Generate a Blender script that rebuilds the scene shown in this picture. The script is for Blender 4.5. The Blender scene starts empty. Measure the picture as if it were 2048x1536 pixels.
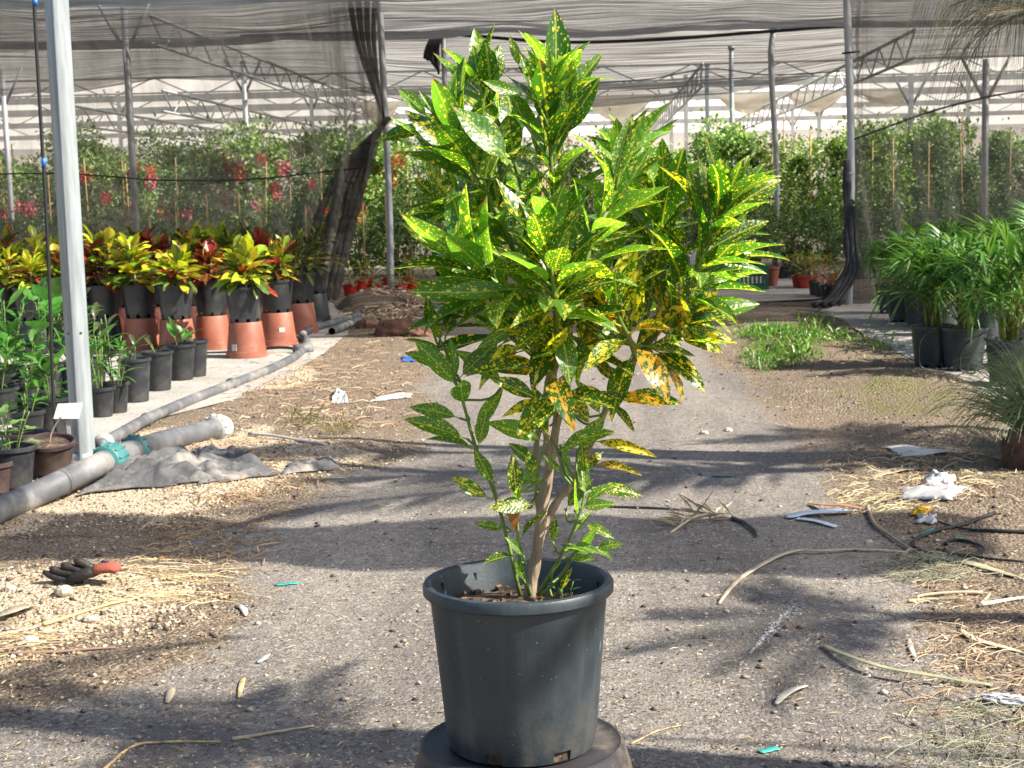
import bpy, math, random
import numpy as np
from mathutils import Vector, Matrix
rnd = random.Random(11)
nrg = np.random.default_rng(5)
R_ = math.radians
scene = bpy.context.scene
col = scene.collection

# ------------------------------------------------------------------ camera, sky, sun, exposure
F = 3078.0                      # focal length in photograph pixels (2048 wide)
PITCH, YAW, ROLL = R_(7.04), R_(3.27), R_(-1.46)
CAMP = Vector((0, 0, 1.45))
RM = Matrix.Rotation(YAW, 3, 'Z') @ Matrix.Rotation(math.pi/2 - PITCH, 3, 'X') @ Matrix.Rotation(ROLL, 3, 'Z')
cam_d = bpy.data.cameras.new('camera'); cam = bpy.data.objects.new('camera', cam_d); col.objects.link(cam)
cam.matrix_world = Matrix.Translation(CAMP) @ RM.to_4x4()
cam_d.sensor_width = 36; cam_d.lens = F/2048*36; cam_d.clip_start = .05; cam_d.clip_end = 2000
cam_d.dof.use_dof = True; cam_d.dof.focus_distance = 3.0; cam_d.dof.aperture_fstop = 18
scene.camera = cam
FWD = Vector((-math.sin(YAW), math.cos(YAW), 0)); RGT = Vector((math.cos(YAW), math.sin(YAW), 0))

SUN_EL = R_(42)
sun_h = (RGT*.955 - FWD*.30).normalized()            # horizontal direction towards the sun
SUNV = Vector((sun_h.x*math.cos(SUN_EL), sun_h.y*math.cos(SUN_EL), math.sin(SUN_EL)))
world = bpy.data.worlds.new('World'); scene.world = world; world.use_nodes = True
wn = world.node_tree; wn.nodes.clear()
wo = wn.nodes.new('ShaderNodeOutputWorld'); wb = wn.nodes.new('ShaderNodeBackground'); ws = wn.nodes.new('ShaderNodeTexSky')
ws.sky_type = 'NISHITA'; ws.sun_disc = False; ws.sun_elevation = SUN_EL; ws.sun_rotation = math.atan2(SUNV.x, SUNV.y)
ws.dust_density = 2.0; ws.air_density = 1.0
wb.inputs['Strength'].default_value = .08
wn.links.new(ws.outputs[0], wb.inputs['Color']); wn.links.new(wb.outputs[0], wo.inputs['Surface'])
sl = bpy.data.lights.new('sun', 'SUN'); sl.energy = 5.0; sl.angle = R_(.55); sl.color = (1, .93, .81)
sun = bpy.data.objects.new('sun', sl); col.objects.link(sun)
sun.rotation_euler = SUNV.to_track_quat('Z', 'Y').to_euler()
scene.view_settings.view_transform = 'Standard'; scene.view_settings.look = 'None'
scene.view_settings.exposure = 1.25; scene.view_settings.gamma = 1; scene.view_settings.use_curve_mapping = False
scene.cycles.max_bounces = 8; scene.cycles.transparent_max_bounces = 32; scene.cycles.use_denoising = True
scene.cycles.caustics_reflective = False; scene.cycles.caustics_refractive = False

# ------------------------------------------------------------------ layout helpers (photo pixel -> place in the world)
def ray(px, py): return RM @ Vector(((px-1024)/F, -(py-768)/F, -1))
def G(px, py, z=0.0):
    d = ray(px, py); return CAMP + d*((z-CAMP.z)/d.z)
def P(px, py, dist):
    d = ray(px, py); return CAMP + d*(dist/d.dot(FWD))
def dist_of(p): return (p-CAMP).dot(FWD)

def vnoise(x, y, seed=0):
    x = np.asarray(x, float); y = np.asarray(y, float)
    xi = np.floor(x).astype(int); yi = np.floor(y).astype(int); xf = x-xi; yf = y-yi
    def hsh(a, b):
        n = (a*374761393 + b*668265263 + seed*974711) & 0x7fffffff
        n = ((n ^ (n >> 13))*1274126177) & 0x7fffffff
        return ((n ^ (n >> 16)) & 0xffff)/65535.0
    u = xf*xf*(3-2*xf); v = yf*yf*(3-2*yf)
    return (hsh(xi, yi)*(1-u)+hsh(xi+1, yi)*u)*(1-v) + (hsh(xi, yi+1)*(1-u)+hsh(xi+1, yi+1)*u)*v
def fbm(x, y, seed=0, o=4):
    s = 0; a = .5
    for k in range(o):
        s = s + a*vnoise(np.asarray(x)*2**k, np.asarray(y)*2**k, seed+k); a *= .5
    return s
def poly_sd(px, py, poly):
    px = np.asarray(px, float); py = np.asarray(py, float)
    d = np.full(px.shape, 1e9); ins = np.zeros(px.shape, bool)
    n = len(poly)
    for i in range(n):
        ax, ay = poly[i]; bx, by = poly[(i+1) % n]
        ex, ey = bx-ax, by-ay; wx, wy = px-ax, py-ay
        t = np.clip((wx*ex+wy*ey)/(ex*ex+ey*ey+1e-12), 0, 1)
        d = np.minimum(d, (wx-ex*t)**2+(wy-ey*t)**2)
        c = ((ay > py) != (by > py)) & (px < ex*(py-ay)/(ey if abs(ey) > 1e-12 else 1e-12)+ax)
        ins ^= c
    d = np.sqrt(d); return np.where(ins, d, -d)
def gpoly(pts): return [(G(a, b).x, G(a, b).y) for a, b in pts]
def sst(a, b, x): t = np.clip((x-a)/(b-a), 0, 1); return t*t*(3-2*t)

POLY = {
 'left_mat': gpoly([(-900, 1050), (-400, 1010), (0, 960), (140, 905), (230, 868), (330, 838), (480, 800), (560, 762), (640, 716), (735, 640), (650, 600), (-300, 606), (-900, 640)]),
 'right_mat': gpoly([(2500, 960), (2120, 880), (1975, 808), (1850, 735), (1762, 690), (1700, 655), (1640, 626), (1690, 606), (1900, 585), (2700, 570), (3200, 800)]),
 'far_mat': gpoly([(1180, 618), (1420, 612), (1630, 600), (1690, 590), (1700, 545), (1400, 545), (1100, 560), (1000, 590)]),
}
MOUNDS = [((330, 965), .9, .5, .09), ((560, 905), .7, .4, .05), ((120, 1190), .6, .35, .05), ((760, 618), .75, .9, .24), ((850, 650), .8, 1.0, .10), ((700, 760), .8, .9, .05),
          ((1560, 700), .8, .8, .10), ((1780, 775), .8, .9, .12), ((1900, 880), .7, .6, .06), ((2020, 1010), .6, .5, .06), ((1520, 640), .9, 1.2, .10)]
MC = [(G(*m[0]), m[1], m[2], m[3]) for m in MOUNDS]
# packed path between the two edges of loose ground
EDGE_L = gpoly([(-2500, 3000), (-700, 1536), (40, 1420), (380, 1300), (500, 1220), (470, 1150), (420, 1090), (620, 1010), (760, 930), (860, 850), (860, 760), (900, 690), (960, 660)])
EDGE_R = gpoly([(1420, 650), (1440, 740), (1500, 800), (1590, 860), (1640, 930), (1660, 1000), (1790, 1090), (1830, 1180), (1930, 1330), (2100, 1536), (2900, 3000)])
PATH = EDGE_L + EDGE_R
def hgt(x, y):
    x = np.asarray(x, float); y = np.asarray(y, float)
    z = np.zeros(np.broadcast(x, y).shape)
    for c, sx, sy, h in MC:
        z = z + h*np.exp(-((x-c.x)/sx)**2-((y-c.y)/sy)**2)
    sd = poly_sd(x, y, PATH)
    loose = sst(.25, -.35, sd)
    z = z + loose*(.075*(fbm(x*1.5, y*1.5, 3)-.45)+.02*(fbm(x*6, y*6, 9)-.45)) + .02*(fbm(x*.5, y*.5, 17)-.45)
    m = np.maximum.reduce([poly_sd(x, y, POLY[k]) for k in POLY])
    flat = sst(-.05, .12, m)
    z = z*(1-flat) + 0.004*flat
    return z*sst(60, 40, y)
HGX, HGY, HGS = -14.0, .5, .07
_hx, _hy = np.meshgrid(HGX+HGS*np.arange(400), HGY+HGS*np.arange(640)); HG = hgt(_hx, _hy).tolist()
def hz(x, y):
    u = (x-HGX)/HGS; v = (y-HGY)/HGS; i = int(u); j = int(v)
    if not (0 <= i < 398 and 0 <= j < 638): return 0.0
    u -= i; v -= j; a, b = HG[j], HG[j+1]
    return (a[i]*(1-u)+a[i+1]*u)*(1-v)+(b[i]*(1-u)+b[i+1]*u)*v
def _h1(a, b, s):
    n = (a*374761393 + b*668265263 + s*974711) & 0x7fffffff
    n = ((n ^ (n >> 13))*1274126177) & 0x7fffffff
    return ((n ^ (n >> 16)) & 0xffff)/65535.0
def nf(x, y, seed=0):
    t = 0.0; am = .5
    for k in range(3):
        xi = math.floor(x); yi = math.floor(y); u = x-xi; v = y-yi; u = u*u*(3-2*u); v = v*v*(3-2*v); s = seed+k
        t += am*((_h1(xi, yi, s)*(1-u)+_h1(xi+1, yi, s)*u)*(1-v)+(_h1(xi, yi+1, s)*(1-u)+_h1(xi+1, yi+1, s)*u)*v); am *= .5; x *= 2; y *= 2
    return t-.44
def OG(px, py):
    p = G(px, py)
    for _ in range(3): p = G(px, py, hz(p.x, p.y))
    return p

# ------------------------------------------------------------------ materials
def new_mat(name):
    m = bpy.data.materials.new(name); m.use_nodes = True; m.node_tree.nodes.clear(); return m, m.node_tree
class NT:
    def __init__(s, nt): s.nt = nt
    def n(s, typ, props=None, **inp):
        nd = s.nt.nodes.new('ShaderNode'+typ)
        for k, v in (props or {}).items(): setattr(nd, k, v)
        for k, v in inp.items():
            key = int(k[1:]) if k[0] == 'i' and k[1:].isdigit() else k.replace('_', ' ')
            s.set(nd, key, v)
        return nd
    def set(s, nd, key, v):
        sock = nd.inputs[key]
        if isinstance(v, bpy.types.NodeSocket): s.nt.links.new(v, sock)
        elif isinstance(v, bpy.types.Node): s.nt.links.new(v.outputs[0], sock)
        else: sock.default_value = v
    def mix(s, f, a, b, bt='MIX'):
        nd = s.nt.nodes.new('ShaderNodeMix'); nd.data_type = 'RGBA'; nd.blend_type = bt
        for k, v in ((0, f), (6, a), (7, b)): s.set(nd, k, (tuple(v)+(1,) if isinstance(v, tuple) and len(v) == 3 else v))
        return nd.outputs[2]
    def ramp(s, f, stops):
        nd = s.nt.nodes.new('ShaderNodeValToRGB'); s.set(nd, 0, f); cr = nd.color_ramp
        while len(cr.elements) > 1: cr.elements.remove(cr.elements[-1])
        for i, (p, c) in enumerate(stops):
            e = cr.elements[0] if i == 0 else cr.elements.new(p)
            e.position = p; c = c if isinstance(c, tuple) else (c, c, c); e.color = c+(1,) if len(c) == 3 else c
        return nd.outputs[0]
    def math(s, op, a, b=0.0, clamp=False):
        nd = s.nt.nodes.new('ShaderNodeMath'); nd.operation = op; nd.use_clamp = clamp; s.set(nd, 0, a); s.set(nd, 1, b); return nd.outputs[0]
    def out(s, surf): s.nt.links.new(surf.outputs[0] if isinstance(surf, bpy.types.Node) else surf, s.n('OutputMaterial').inputs['Surface'])
    def bump(s, h, strength=.4, dist=.01): return s.n('Bump', None, Strength=strength, Distance=dist, Height=h).outputs[0]

MATS = {}
def simple(name, c, rough=.6, var=.25, scale=8, metal=0, bump=0, bscale=60, c2=None, transl=0, spec=.5, dirt=None, objvar=False, coord='Object', stretch=None):
    if name in MATS: return MATS[name]
    m, nt = new_mat(name); t = NT(nt)
    tc = t.n('TexCoord').outputs[coord]
    if stretch: tc = t.n('Mapping', None, Vector=tc, Scale=stretch).outputs[0]
    nz = t.n('TexNoise', None, Vector=tc, Scale=scale, Detail=5, Roughness=.65).outputs[0]
    c2 = c2 or tuple(x*(1-var) for x in c); c1 = tuple(min(1, x*(1+var*.6)) for x in c)
    f = t.ramp(nz, [(.33, 0.0), (.67, 1.0)])
    cc = t.mix(f, c2, c1)
    if dirt:
        nz2 = t.n('TexNoise', None, Vector=tc, Scale=scale*.45, Detail=7, Roughness=.7).outputs[0]
        cc = t.mix(t.math('MULTIPLY', t.ramp(nz2, [(.5, 0.0), (.68, 1.0)]), dirt[1]), cc, dirt[0])
    if objvar:
        oi = t.n('ObjectInfo')
        cc = t.n('HueSaturation', None, Hue=t.math('ADD', .485, t.math('MULTIPLY', oi.outputs['Random'], .03)), Saturation=1.0, Value=t.math('ADD', .75, t.math('MULTIPLY', oi.outputs['Random'], .5)), Color=cc).outputs[0]
    pr = t.n('BsdfPrincipled', None, Base_Color=cc, Roughness=rough, Metallic=metal)
    pr.inputs['Specular IOR Level'].default_value = spec
    if bump:
        b = t.n('TexNoise', None, Vector=tc, Scale=bscale, Detail=4).outputs[0]
        t.set(pr, 'Normal', t.bump(b, bump, .01))
    if transl:
        tr = t.n('BsdfTranslucent', None, Color=cc)
        t.out(t.n('MixShader', None, i0=transl, i1=pr.outputs[0], i2=tr.outputs[0]))
    else: t.out(pr)
    MATS[name] = m; return m

def attr_leaf(name, rough=.4, transl=.3, sat=1.0, gain=1.6):
    """leaf coloured per leaf by the colour attribute 'col'"""
    if name in MATS: return MATS[name]
    m, nt = new_mat(name); t = NT(nt)
    a = t.n('Attribute', {'attribute_name': 'col'}).outputs['Color']
    oi = t.n('ObjectInfo').outputs['Random']
    cc = t.n('HueSaturation', None, Hue=t.math('ADD', .49, t.math('MULTIPLY', oi, .02)), Saturation=sat, Value=t.math('ADD', .82, t.math('MULTIPLY', oi, .36)), Color=a).outputs[0]
    pr = t.n('BsdfPrincipled', None, Base_Color=cc, Roughness=rough)
    tr = t.n('BsdfTranslucent', None, Color=t.mix(1.0, cc, (gain, gain*1.05, gain*.6), 'MULTIPLY'))
    t.out(t.n('MixShader', None, i0=transl, i1=pr.outputs[0], i2=tr.outputs[0]))
    MATS[name] = m; return m

def ground_mat():
    m, nt = new_mat('ground_soil'); t = NT(nt)
    pos = t.n('NewGeometry').outputs['Position']
    mk = t.n('SeparateColor', None, Color=t.n('Attribute', {'attribute_name': 'mask'}).outputs['Color'])
    pale, litter, moss = mk.outputs[0], mk.outputs[1], mk.outputs[2]
    far = t.n('Attribute', {'attribute_name': 'mask'}).outputs['Alpha']
    n_big = t.n('TexNoise', None, Vector=pos, Scale=1.1, Detail=6, Roughness=.65).outputs[0]
    n_mid = t.n('TexNoise', None, Vector=pos, Scale=9, Detail=6, Roughness=.7).outputs[0]
    n_fine = t.n('TexNoise', None, Vector=pos, Scale=85, Detail=5, Roughness=.75).outputs[0]
    vor = t.n('TexVoronoi', None, Vector=pos, Scale=95, Randomness=1.0)
    vor2 = t.n('TexVoronoi', None, Vector=pos, Scale=62, Randomness=1.0)
    # packed grey path: aggregate grains of several greys
    grain = t.ramp(t.n('SeparateColor', None, Color=vor.outputs['Color']).outputs[0], [(0, (.095, .086, .08)), (.3, (.185, .168, .152)), (.65, (.275, .25, .222)), (.9, (.37, .338, .298)), (1, (.55, .51, .46))])
    asp = t.mix(.5, grain, t.ramp(n_fine, [(.3, (.088, .079, .074)), (.5, (.205, .186, .167)), (.68, (.33, .30, .264))]))
    asp = t.mix(t.ramp(n_big, [(.35, .1), (.7, .6)]), asp, (.28, .252, .218))
    trk = t.n('TexNoise', None, Vector=t.n('Mapping', None, Vector=pos, Scale=(2.2, .28, 1)).outputs[0], Scale=1.0, Detail=5, Roughness=.6).outputs[0]
    asp = t.mix(t.ramp(trk, [(.42, .55), (.55, 0.0)]), asp, (.135, .12, .112))
    asp = t.mix(t.ramp(trk, [(.56, 0.0), (.72, .5)]), asp, (.35, .315, .27))
    spk = t.n('TexVoronoi', None, Vector=pos, Scale=80, Randomness=1.0)
    asp = t.mix(t.ramp(t.n('SeparateColor', None, Color=spk.outputs['Color']).outputs[1], [(.0, .0), (.74, .0), (.82, .5), (1, .6)]), asp, t.ramp(t.n('SeparateColor', None, Color=spk.outputs['Color']).outputs[2], [(0, (.05, .045, .045)), (.55, (.11, .098, .09)), (.75, (.40, .36, .30)), (1, (.52, .48, .42))]))
    asp = t.mix(t.math('MULTIPLY', t.ramp(n_mid, [(.52, 0.0), (.7, 1.0)]), .5), asp, (.12, .105, .1))
    # loose brown soil with chips
    soil = t.ramp(n_fine, [(.28, (.05, .037, .028)), (.48, (.16, .122, .088)), (.66, (.31, .245, .18)), (.8, (.48, .40, .31))])
    soil = t.mix(t.ramp(n_mid, [(.42, 0.0), (.62, .75)]), soil, t.ramp(t.n('SeparateColor', None, Color=vor2.outputs['Color']).outputs[1], [(0, (.10, .07, .05)), (.6, (.27, .205, .145)), (1, (.52, .43, .33))]))
    # pale sandy gravel
    grv = t.ramp(t.n('SeparateColor', None, Color=vor2.outputs['Color']).outputs[0], [(0, (.30, .22, .14)), (.4, (.46, .36, .24)), (.8, (.58, .47, .33)), (1, (.70, .62, .5))])
    grv = t.mix(.45, grv, t.ramp(n_fine, [(.3, (.30, .22, .15)), (.55, (.58, .48, .35)), (.75, (.75, .68, .56))]))
    mos = t.ramp(n_fine, [(.3, (.05, .055, .015)), (.5, (.13, .135, .04)), (.7, (.27, .25, .10))])
    nm = t.math('SUBTRACT', n_mid, .5)
    def edge(mask, k=1.7): return t.ramp(t.math('ADD', mask, t.math('MULTIPLY', nm, k)), [(.36, 0.0), (.62, 1.0)])
    cc = t.mix(edge(litter), asp, soil)
    cc = t.mix(edge(pale), cc, grv)
    cc = t.mix(t.math('MULTIPLY', edge(moss, 3.2), .75), cc, mos)
    fd = t.ramp(n_mid, [(.3, (.20, .165, .125)), (.7, (.38, .33, .27))])
    cc = t.mix(far, cc, fd)
    hh = t.math('ADD', t.math('MULTIPLY', n_fine, .6), t.math('ADD', t.math('MULTIPLY', vor.outputs['Distance'], -.35), t.math('MULTIPLY', t.math('ADD', litter, pale, True), t.math('MULTIPLY', vor2.outputs['Distance'], -1.0))))
    pr = t.n('BsdfPrincipled', None, Base_Color=cc, Roughness=.9, Normal=t.bump(hh, 1.0, .014))
    pr.inputs['Specular IOR Level'].default_value = .25
    t.out(pr); return m

def dust_leaf_mat(joined=False):
    """glossy leaf splashed with yellow dots; object colour: R how yellow, G how young and pale, B tint seed"""
    m, nt = new_mat('gold_dust_leaf'); t = NT(nt)
    if joined:
        ca = t.n('Attribute', {'attribute_name': 'lcol'}); oc = t.n('SeparateColor', None, Color=ca.outputs['Color']); orand = ca.outputs['Alpha']
        oco = t.n('Attribute', {'attribute_name': 'lco'}).outputs['Vector']
    else:
        oi = t.n('ObjectInfo'); oc = t.n('SeparateColor', None, Color=oi.outputs['Color']); orand = oi.outputs['Random']
        oco = t.n('TexCoord').outputs['Object']
    off = t.n('CombineXYZ', None, X=t.math('MULTIPLY', orand, 37.0), Y=t.math('MULTIPLY', orand, 91.0), Z=0.0)
    wob = t.n('TexNoise', None, Vector=oco, Scale=9, Detail=2).outputs['Color']
    v = t.n('VectorMath', {'operation': 'ADD'}, i0=oco, i1=t.n('VectorMath', {'operation': 'SCALE'}, i0=off.outputs[0]).outputs[0] if False else off.outputs[0]).outputs[0]
    v = t.n('VectorMath', {'operation': 'MULTIPLY'}, i0=v, i1=(1.25, .85, 0.0)).outputs[0]
    v = t.n('VectorMath', {'operation': 'SCALE'}, i0=v, Scale=t.math('ADD', .75, t.math('MULTIPLY', t.math('FRACT', t.math('MULTIPLY', orand, 7.3)), .75))).outputs[0]
    vd = t.n('VectorMath', {'operation': 'MULTIPLY_ADD'}, i0=wob, i1=(.035, .035, 0.0), i2=v).outputs[0]
    def dots(scale, thr, jit):
        vo = t.n('TexVoronoi', {'voronoi_dimensions': '2D'}, Vector=vd, Scale=scale)
        r = t.n('SeparateColor', None, Color=vo.outputs['Color']).outputs[0]
        lim = t.math('MULTIPLY', t.math('MULTIPLY', r, r), thr)
        return t.math('MULTIPLY', t.math('SUBTRACT', lim, vo.outputs['Distance']), 13.0, True)
    d1 = dots(15.0, t.math('ADD', .30, t.math('MULTIPLY', oc.outputs[0], .5)), 0)
    d2 = dots(31.0, t.math('ADD', .27, t.math('MULTIPLY', oc.outputs[0], .35)), 0)
    bl = t.n('TexNoise', None, Vector=v, Scale=8, Detail=3, Roughness=.6).outputs[0]
    blotch = t.math('MULTIPLY', t.math('SUBTRACT', t.math('ADD', bl, t.math('MULTIPLY', oc.outputs[0], .42)), .80), 16.0, True)
    spot = t.math('MAXIMUM', t.math('MAXIMUM', d1, d2), blotch)
    sx = t.n('SeparateXYZ', None, Vector=oco)
    mid = t.ramp(t.math('ABSOLUTE', sx.outputs[0]), [(.006, 1.0), (.014, 0.0)])
    veinw = t.n('TexWave', {'wave_type': 'BANDS', 'bands_direction': 'DIAGONAL'}, Vector=t.n('CombineXYZ', None, X=t.math('MULTIPLY', t.math('ABSOLUTE', sx.outputs[0]), -1.0), Y=sx.outputs[1], Z=0.0), Scale=7.0, Distortion=.6)
    green = t.mix(orand, (.014, .066, .010), (.034, .118, .018))
    green = t.mix(t.math('MULTIPLY', veinw.outputs['Fac'], .12), green, (.04, .12, .025))
    green = t.mix(oc.outputs[1], green, (.12, .27, .045))
    yel = t.mix(oc.outputs[1], t.mix(orand, (.64, .46, .022), (.60, .52, .07)), (.58, .60, .16))
    yel = t.mix(t.math('GREATER_THAN', oc.outputs[2], .9), yel, (.62, .30, .03))
    cc = t.mix(spot, green, yel)
    cc = t.mix(t.math('MULTIPLY', mid, .7), cc, t.mix(.5, yel, (.20, .30, .08)))
    dry = t.math('LESS_THAN', oc.outputs[2], .1)
    cc = t.mix(dry, cc, t.mix(bl, (.34, .12, .03), (.16, .08, .03)))
    tipb = t.math('MULTIPLY', t.math('GREATER_THAN', t.math('FRACT', t.math('MULTIPLY', orand, 13.7)), .62), t.ramp(t.math('ADD', sx.outputs[1], t.math('MULTIPLY', t.math('SUBTRACT', bl, .5), .35)), [(.90, 0.0), (.96, .85)]))
    cc = t.mix(tipb, cc, (.22, .13, .05))
    bmp = t.bump(t.math('ADD', t.math('MULTIPLY', veinw.outputs['Fac'], .12), t.n('TexNoise', None, Vector=oco, Scale=9, Detail=2).outputs[0]), .16, .02)
    pr = t.n('BsdfPrincipled', None, Base_Color=cc, Roughness=.34, Normal=bmp)
    tr = t.n('BsdfTranslucent', None, Color=t.mix(1.0, cc, (2.9, 3.1, .9), 'MULTIPLY'))
    t.out(t.n('MixShader', None, i0=.42, i1=pr.outputs[0], i2=tr.outputs[0]))
    return m

def croton_leaf_mat():
    """broad nursery croton leaf; object colour is the leaf's own hue, ribs lighter or redder"""
    m, nt = new_mat('croton_leaf'); t = NT(nt)
    oi = t.n('ObjectInfo'); oco = t.n('TexCoord').outputs['Object']; sx = t.n('SeparateXYZ', None, Vector=oco)
    nz = t.n('TexNoise', None, Vector=t.n('VectorMath', {'operation': 'ADD'}, i0=oco, i1=t.n('CombineXYZ', None, X=t.math('MULTIPLY', oi.outputs['Random'], 50.0)).outputs[0]).outputs[0], Scale=5, Detail=3).outputs[0]
    w = t.n('TexWave', {'bands_direction': 'DIAGONAL'}, Vector=t.n('CombineXYZ', None, X=t.math('MULTIPLY', t.math('ABSOLUTE', sx.outputs[0]), -1.0), Y=sx.outputs[1]), Scale=4.0, Distortion=1.0).outputs['Fac']
    base = oi.outputs['Color']
    g = t.mix(t.ramp(nz, [(.45, 0.0), (.62, .8)]), base, t.mix(.42, base, (.04, .09, .02)))
    cc = t.mix(t.math('MULTIPLY', t.ramp(w, [(.75, 0.0), (.95, 1.0)]), .45), g, t.mix(.22, base, (.62, .60, .06)))
    mid = t.ramp(t.math('ABSOLUTE', sx.outputs[0]), [(.012, 1.0), (.03, 0.0)])
    cc = t.mix(t.math('MULTIPLY', mid, .35), cc, t.mix(.5, base, (.55, .42, .06)))
    pr = t.n('BsdfPrincipled', None, Base_Color=cc, Roughness=.33)
    tr = t.n('BsdfTranslucent', None, Color=t.mix(1.0, cc, (1.4, 1.4, .9), 'MULTIPLY'))
    t.out(t.n('MixShader', None, i0=.25, i1=pr.outputs[0], i2=tr.outputs[0])); return m

def net_mat(name, c, dens, streak=(3, .3, 14), contrast=.3, gather=None):
    m, nt = new_mat(name); t = NT(nt)
    oc = t.n('TexCoord').outputs['UV']
    mp = t.n('Mapping', None, Vector=oc, Scale=streak).outputs[0]
    nz = t.n('TexNoise', None, Vector=mp, Scale=1.0, Detail=4, Roughness=.6).outputs[0]
    weave = t.n('TexWave', {'bands_direction': 'Y'}, Vector=oc, Scale=55.0, Distortion=.4, Detail=2).outputs['Fac']
    f = t.math('ADD', dens-contrast*.5, t.math('MULTIPLY', t.ramp(nz, [(.3, 0.0), (.7, 1.0)]), contrast))
    f = t.math('ADD', f, t.math('MULTIPLY', t.math('SUBTRACT', weave, .5), .10), True)
    if gather:
        ux = t.n('SeparateXYZ', None, Vector=oc).outputs[0]; st = t.n('TexNoise', None, Vector=t.n('Mapping', None, Vector=oc, Scale=(9, .25, 1)).outputs[0], Scale=1.0, Detail=3).outputs[0]
        f = t.math('ADD', f, t.math('MULTIPLY', t.ramp(t.math('MULTIPLY', ux, .1), [(gather[0], 0.0), (1.0, gather[1])] if gather[0] < .9 else [(0.0, gather[1]), (1-gather[0], 0.0)]), t.ramp(st, [(.38, 0.0), (.6, 1.0)])), True)
    di = t.n('BsdfDiffuse', None, Color=c+(1,)); tl = t.n('BsdfTranslucent', None, Color=c+(1,))
    s = t.n('MixShader', None, i0=.35, i1=di.outputs[0], i2=tl.outputs[0])
    t.out(t.n('MixShader', None, i0=f, i1=t.n('BsdfTransparent').outputs[0], i2=s.outputs[0])); return m

M_GROUND = ground_mat(); M_DUST = dust_leaf_mat(); M_DUSTJ = dust_leaf_mat(True); M_CROT = croton_leaf_mat()
M_NET = net_mat('shade_net_curtain', (.20, .188, .17), .52, (3, .6, 1), .22, (.84, .45))
M_NET2 = net_mat('shade_net_panel', (.21, .20, .185), .46, (1.2, 5, 1), .2, (.93, .5))
M_NETR = net_mat('shade_net_roof', (.085, .084, .088), .84, (1.6, 26, 1), .75)
M_NETF = net_mat('shade_net_flap', (.085, .084, .088), .72, (1.4, 9, 1), .7)
M_GALV = simple('galvanised_steel', (.46, .50, .53), .45, .18, 5, metal=.35, bump=.05, dirt=((.28, .27, .25), .35))
M_GALV2 = simple('weathered_pipe_steel', (.50, .52, .55), .5, .2, 2, metal=.25, dirt=((.36, .33, .30), .4))
M_POT = simple('dark_pot_plastic', (.028, .039, .047), .42, .22, 14, bump=.03, bscale=90, dirt=((.16, .15, .135), .35))
def scuffed_pot():
    m, nt = new_mat('scuffed_pot'); t = NT(nt); oc = t.n('TexCoord').outputs['Object']; z = t.n('SeparateXYZ', None, Vector=oc).outputs[2]
    n1 = t.n('TexNoise', None, Vector=oc, Scale=7, Detail=6, Roughness=.65).outputs[0]
    st = t.n('TexNoise', None, Vector=t.n('Mapping', None, Vector=oc, Scale=(26, 26, 1.6)).outputs[0], Scale=1.0, Detail=4).outputs[0]
    vo = t.n('TexVoronoi', None, Vector=oc, Scale=120); vr = t.n('SeparateColor', None, Color=vo.outputs['Color']).outputs[0]
    fl = t.math('MULTIPLY', t.math('SUBTRACT', t.math('MULTIPLY', t.math('GREATER_THAN', vr, .90), t.math('MULTIPLY', t.math('SUBTRACT', vr, .90), 2.4)), vo.outputs['Distance']), 14.0, True)
    vs = t.n('TexVoronoi', None, Vector=t.n('Mapping', None, Vector=oc, Scale=(60, 60, 9), Rotation=(0, .35, .2)).outputs[0], Scale=1.0)
    sr = t.n('SeparateColor', None, Color=vs.outputs['Color']).outputs[0]; sc = t.math('MULTIPLY', t.math('SUBTRACT', t.math('MULTIPLY', t.math('GREATER_THAN', sr, .955), .16), vs.outputs['Distance']), 16.0, True)
    cc = t.mix(t.ramp(n1, [(.35, 0.0), (.65, 1.0)]), (.021, .031, .039), (.034, .048, .058))
    cc = t.mix(t.math('MULTIPLY', t.ramp(st, [(.5, 0.0), (.72, 1.0)]), .35), cc, (.10, .11, .115))
    mud = t.math('MULTIPLY', t.ramp(z, [(.03, 1.0), (.16, 0.0)]), t.ramp(n1, [(.5, 0.0), (.62, 1.0)]))
    cc = t.mix(t.math('MULTIPLY', mud, .3), cc, (.15, .12, .09))
    cc = t.mix(t.math('MULTIPLY', fl, .6), cc, (.32, .30, .27)); cc = t.mix(t.math('MULTIPLY', sc, .6), cc, (.34, .35, .35))
    pr = t.n('BsdfPrincipled', None, Base_Color=cc, Roughness=t.ramp(st, [(.3, .36), (.7, .55)]), Normal=t.bump(t.math('ADD', t.n('TexNoise', None, Vector=oc, Scale=120, Detail=2).outputs[0], t.math('MULTIPLY', n1, 2.0)), .06, .01))
    t.out(pr); return m
M_POTMAIN = scuffed_pot()
M_POT2 = simple('grey_pot_plastic', (.021, .024, .028), .45, .3, 12, dirt=((.13, .12, .10), .4), bump=.04, objvar=True)
M_TERRA = simple('terracotta_plastic', (.29, .092, .055), .55, .25, 6, dirt=((.34, .22, .16), .55))
M_BROWNPOT = simple('brown_pot_plastic', (.055, .035, .034), .45, .3, 9, dirt=((.2, .15, .12), .4))
M_REDPOT = simple('red_pot_plastic', (.48, .03, .018), .4, .2, 8)
M_SOIL = simple('potting_soil', (.075, .048, .032), .95, .6, 40, bump=.9, bscale=70, dirt=((.30, .20, .13), .7))
M_BARK = simple('croton_bark', (.36, .28, .20), .8, .35, 25, bump=.4, bscale=45, stretch=(3, 3, .5), dirt=((.2, .14, .09), .5))
M_STEM = simple('green_stem', (.16, .25, .055), .5, .3, 12, transl=.1)
M_PIPE = simple('grey_polypipe', (.10, .105, .115), .55, .35, 5, bump=.1, bscale=30, dirt=((.33, .31, .28), .75))
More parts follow.
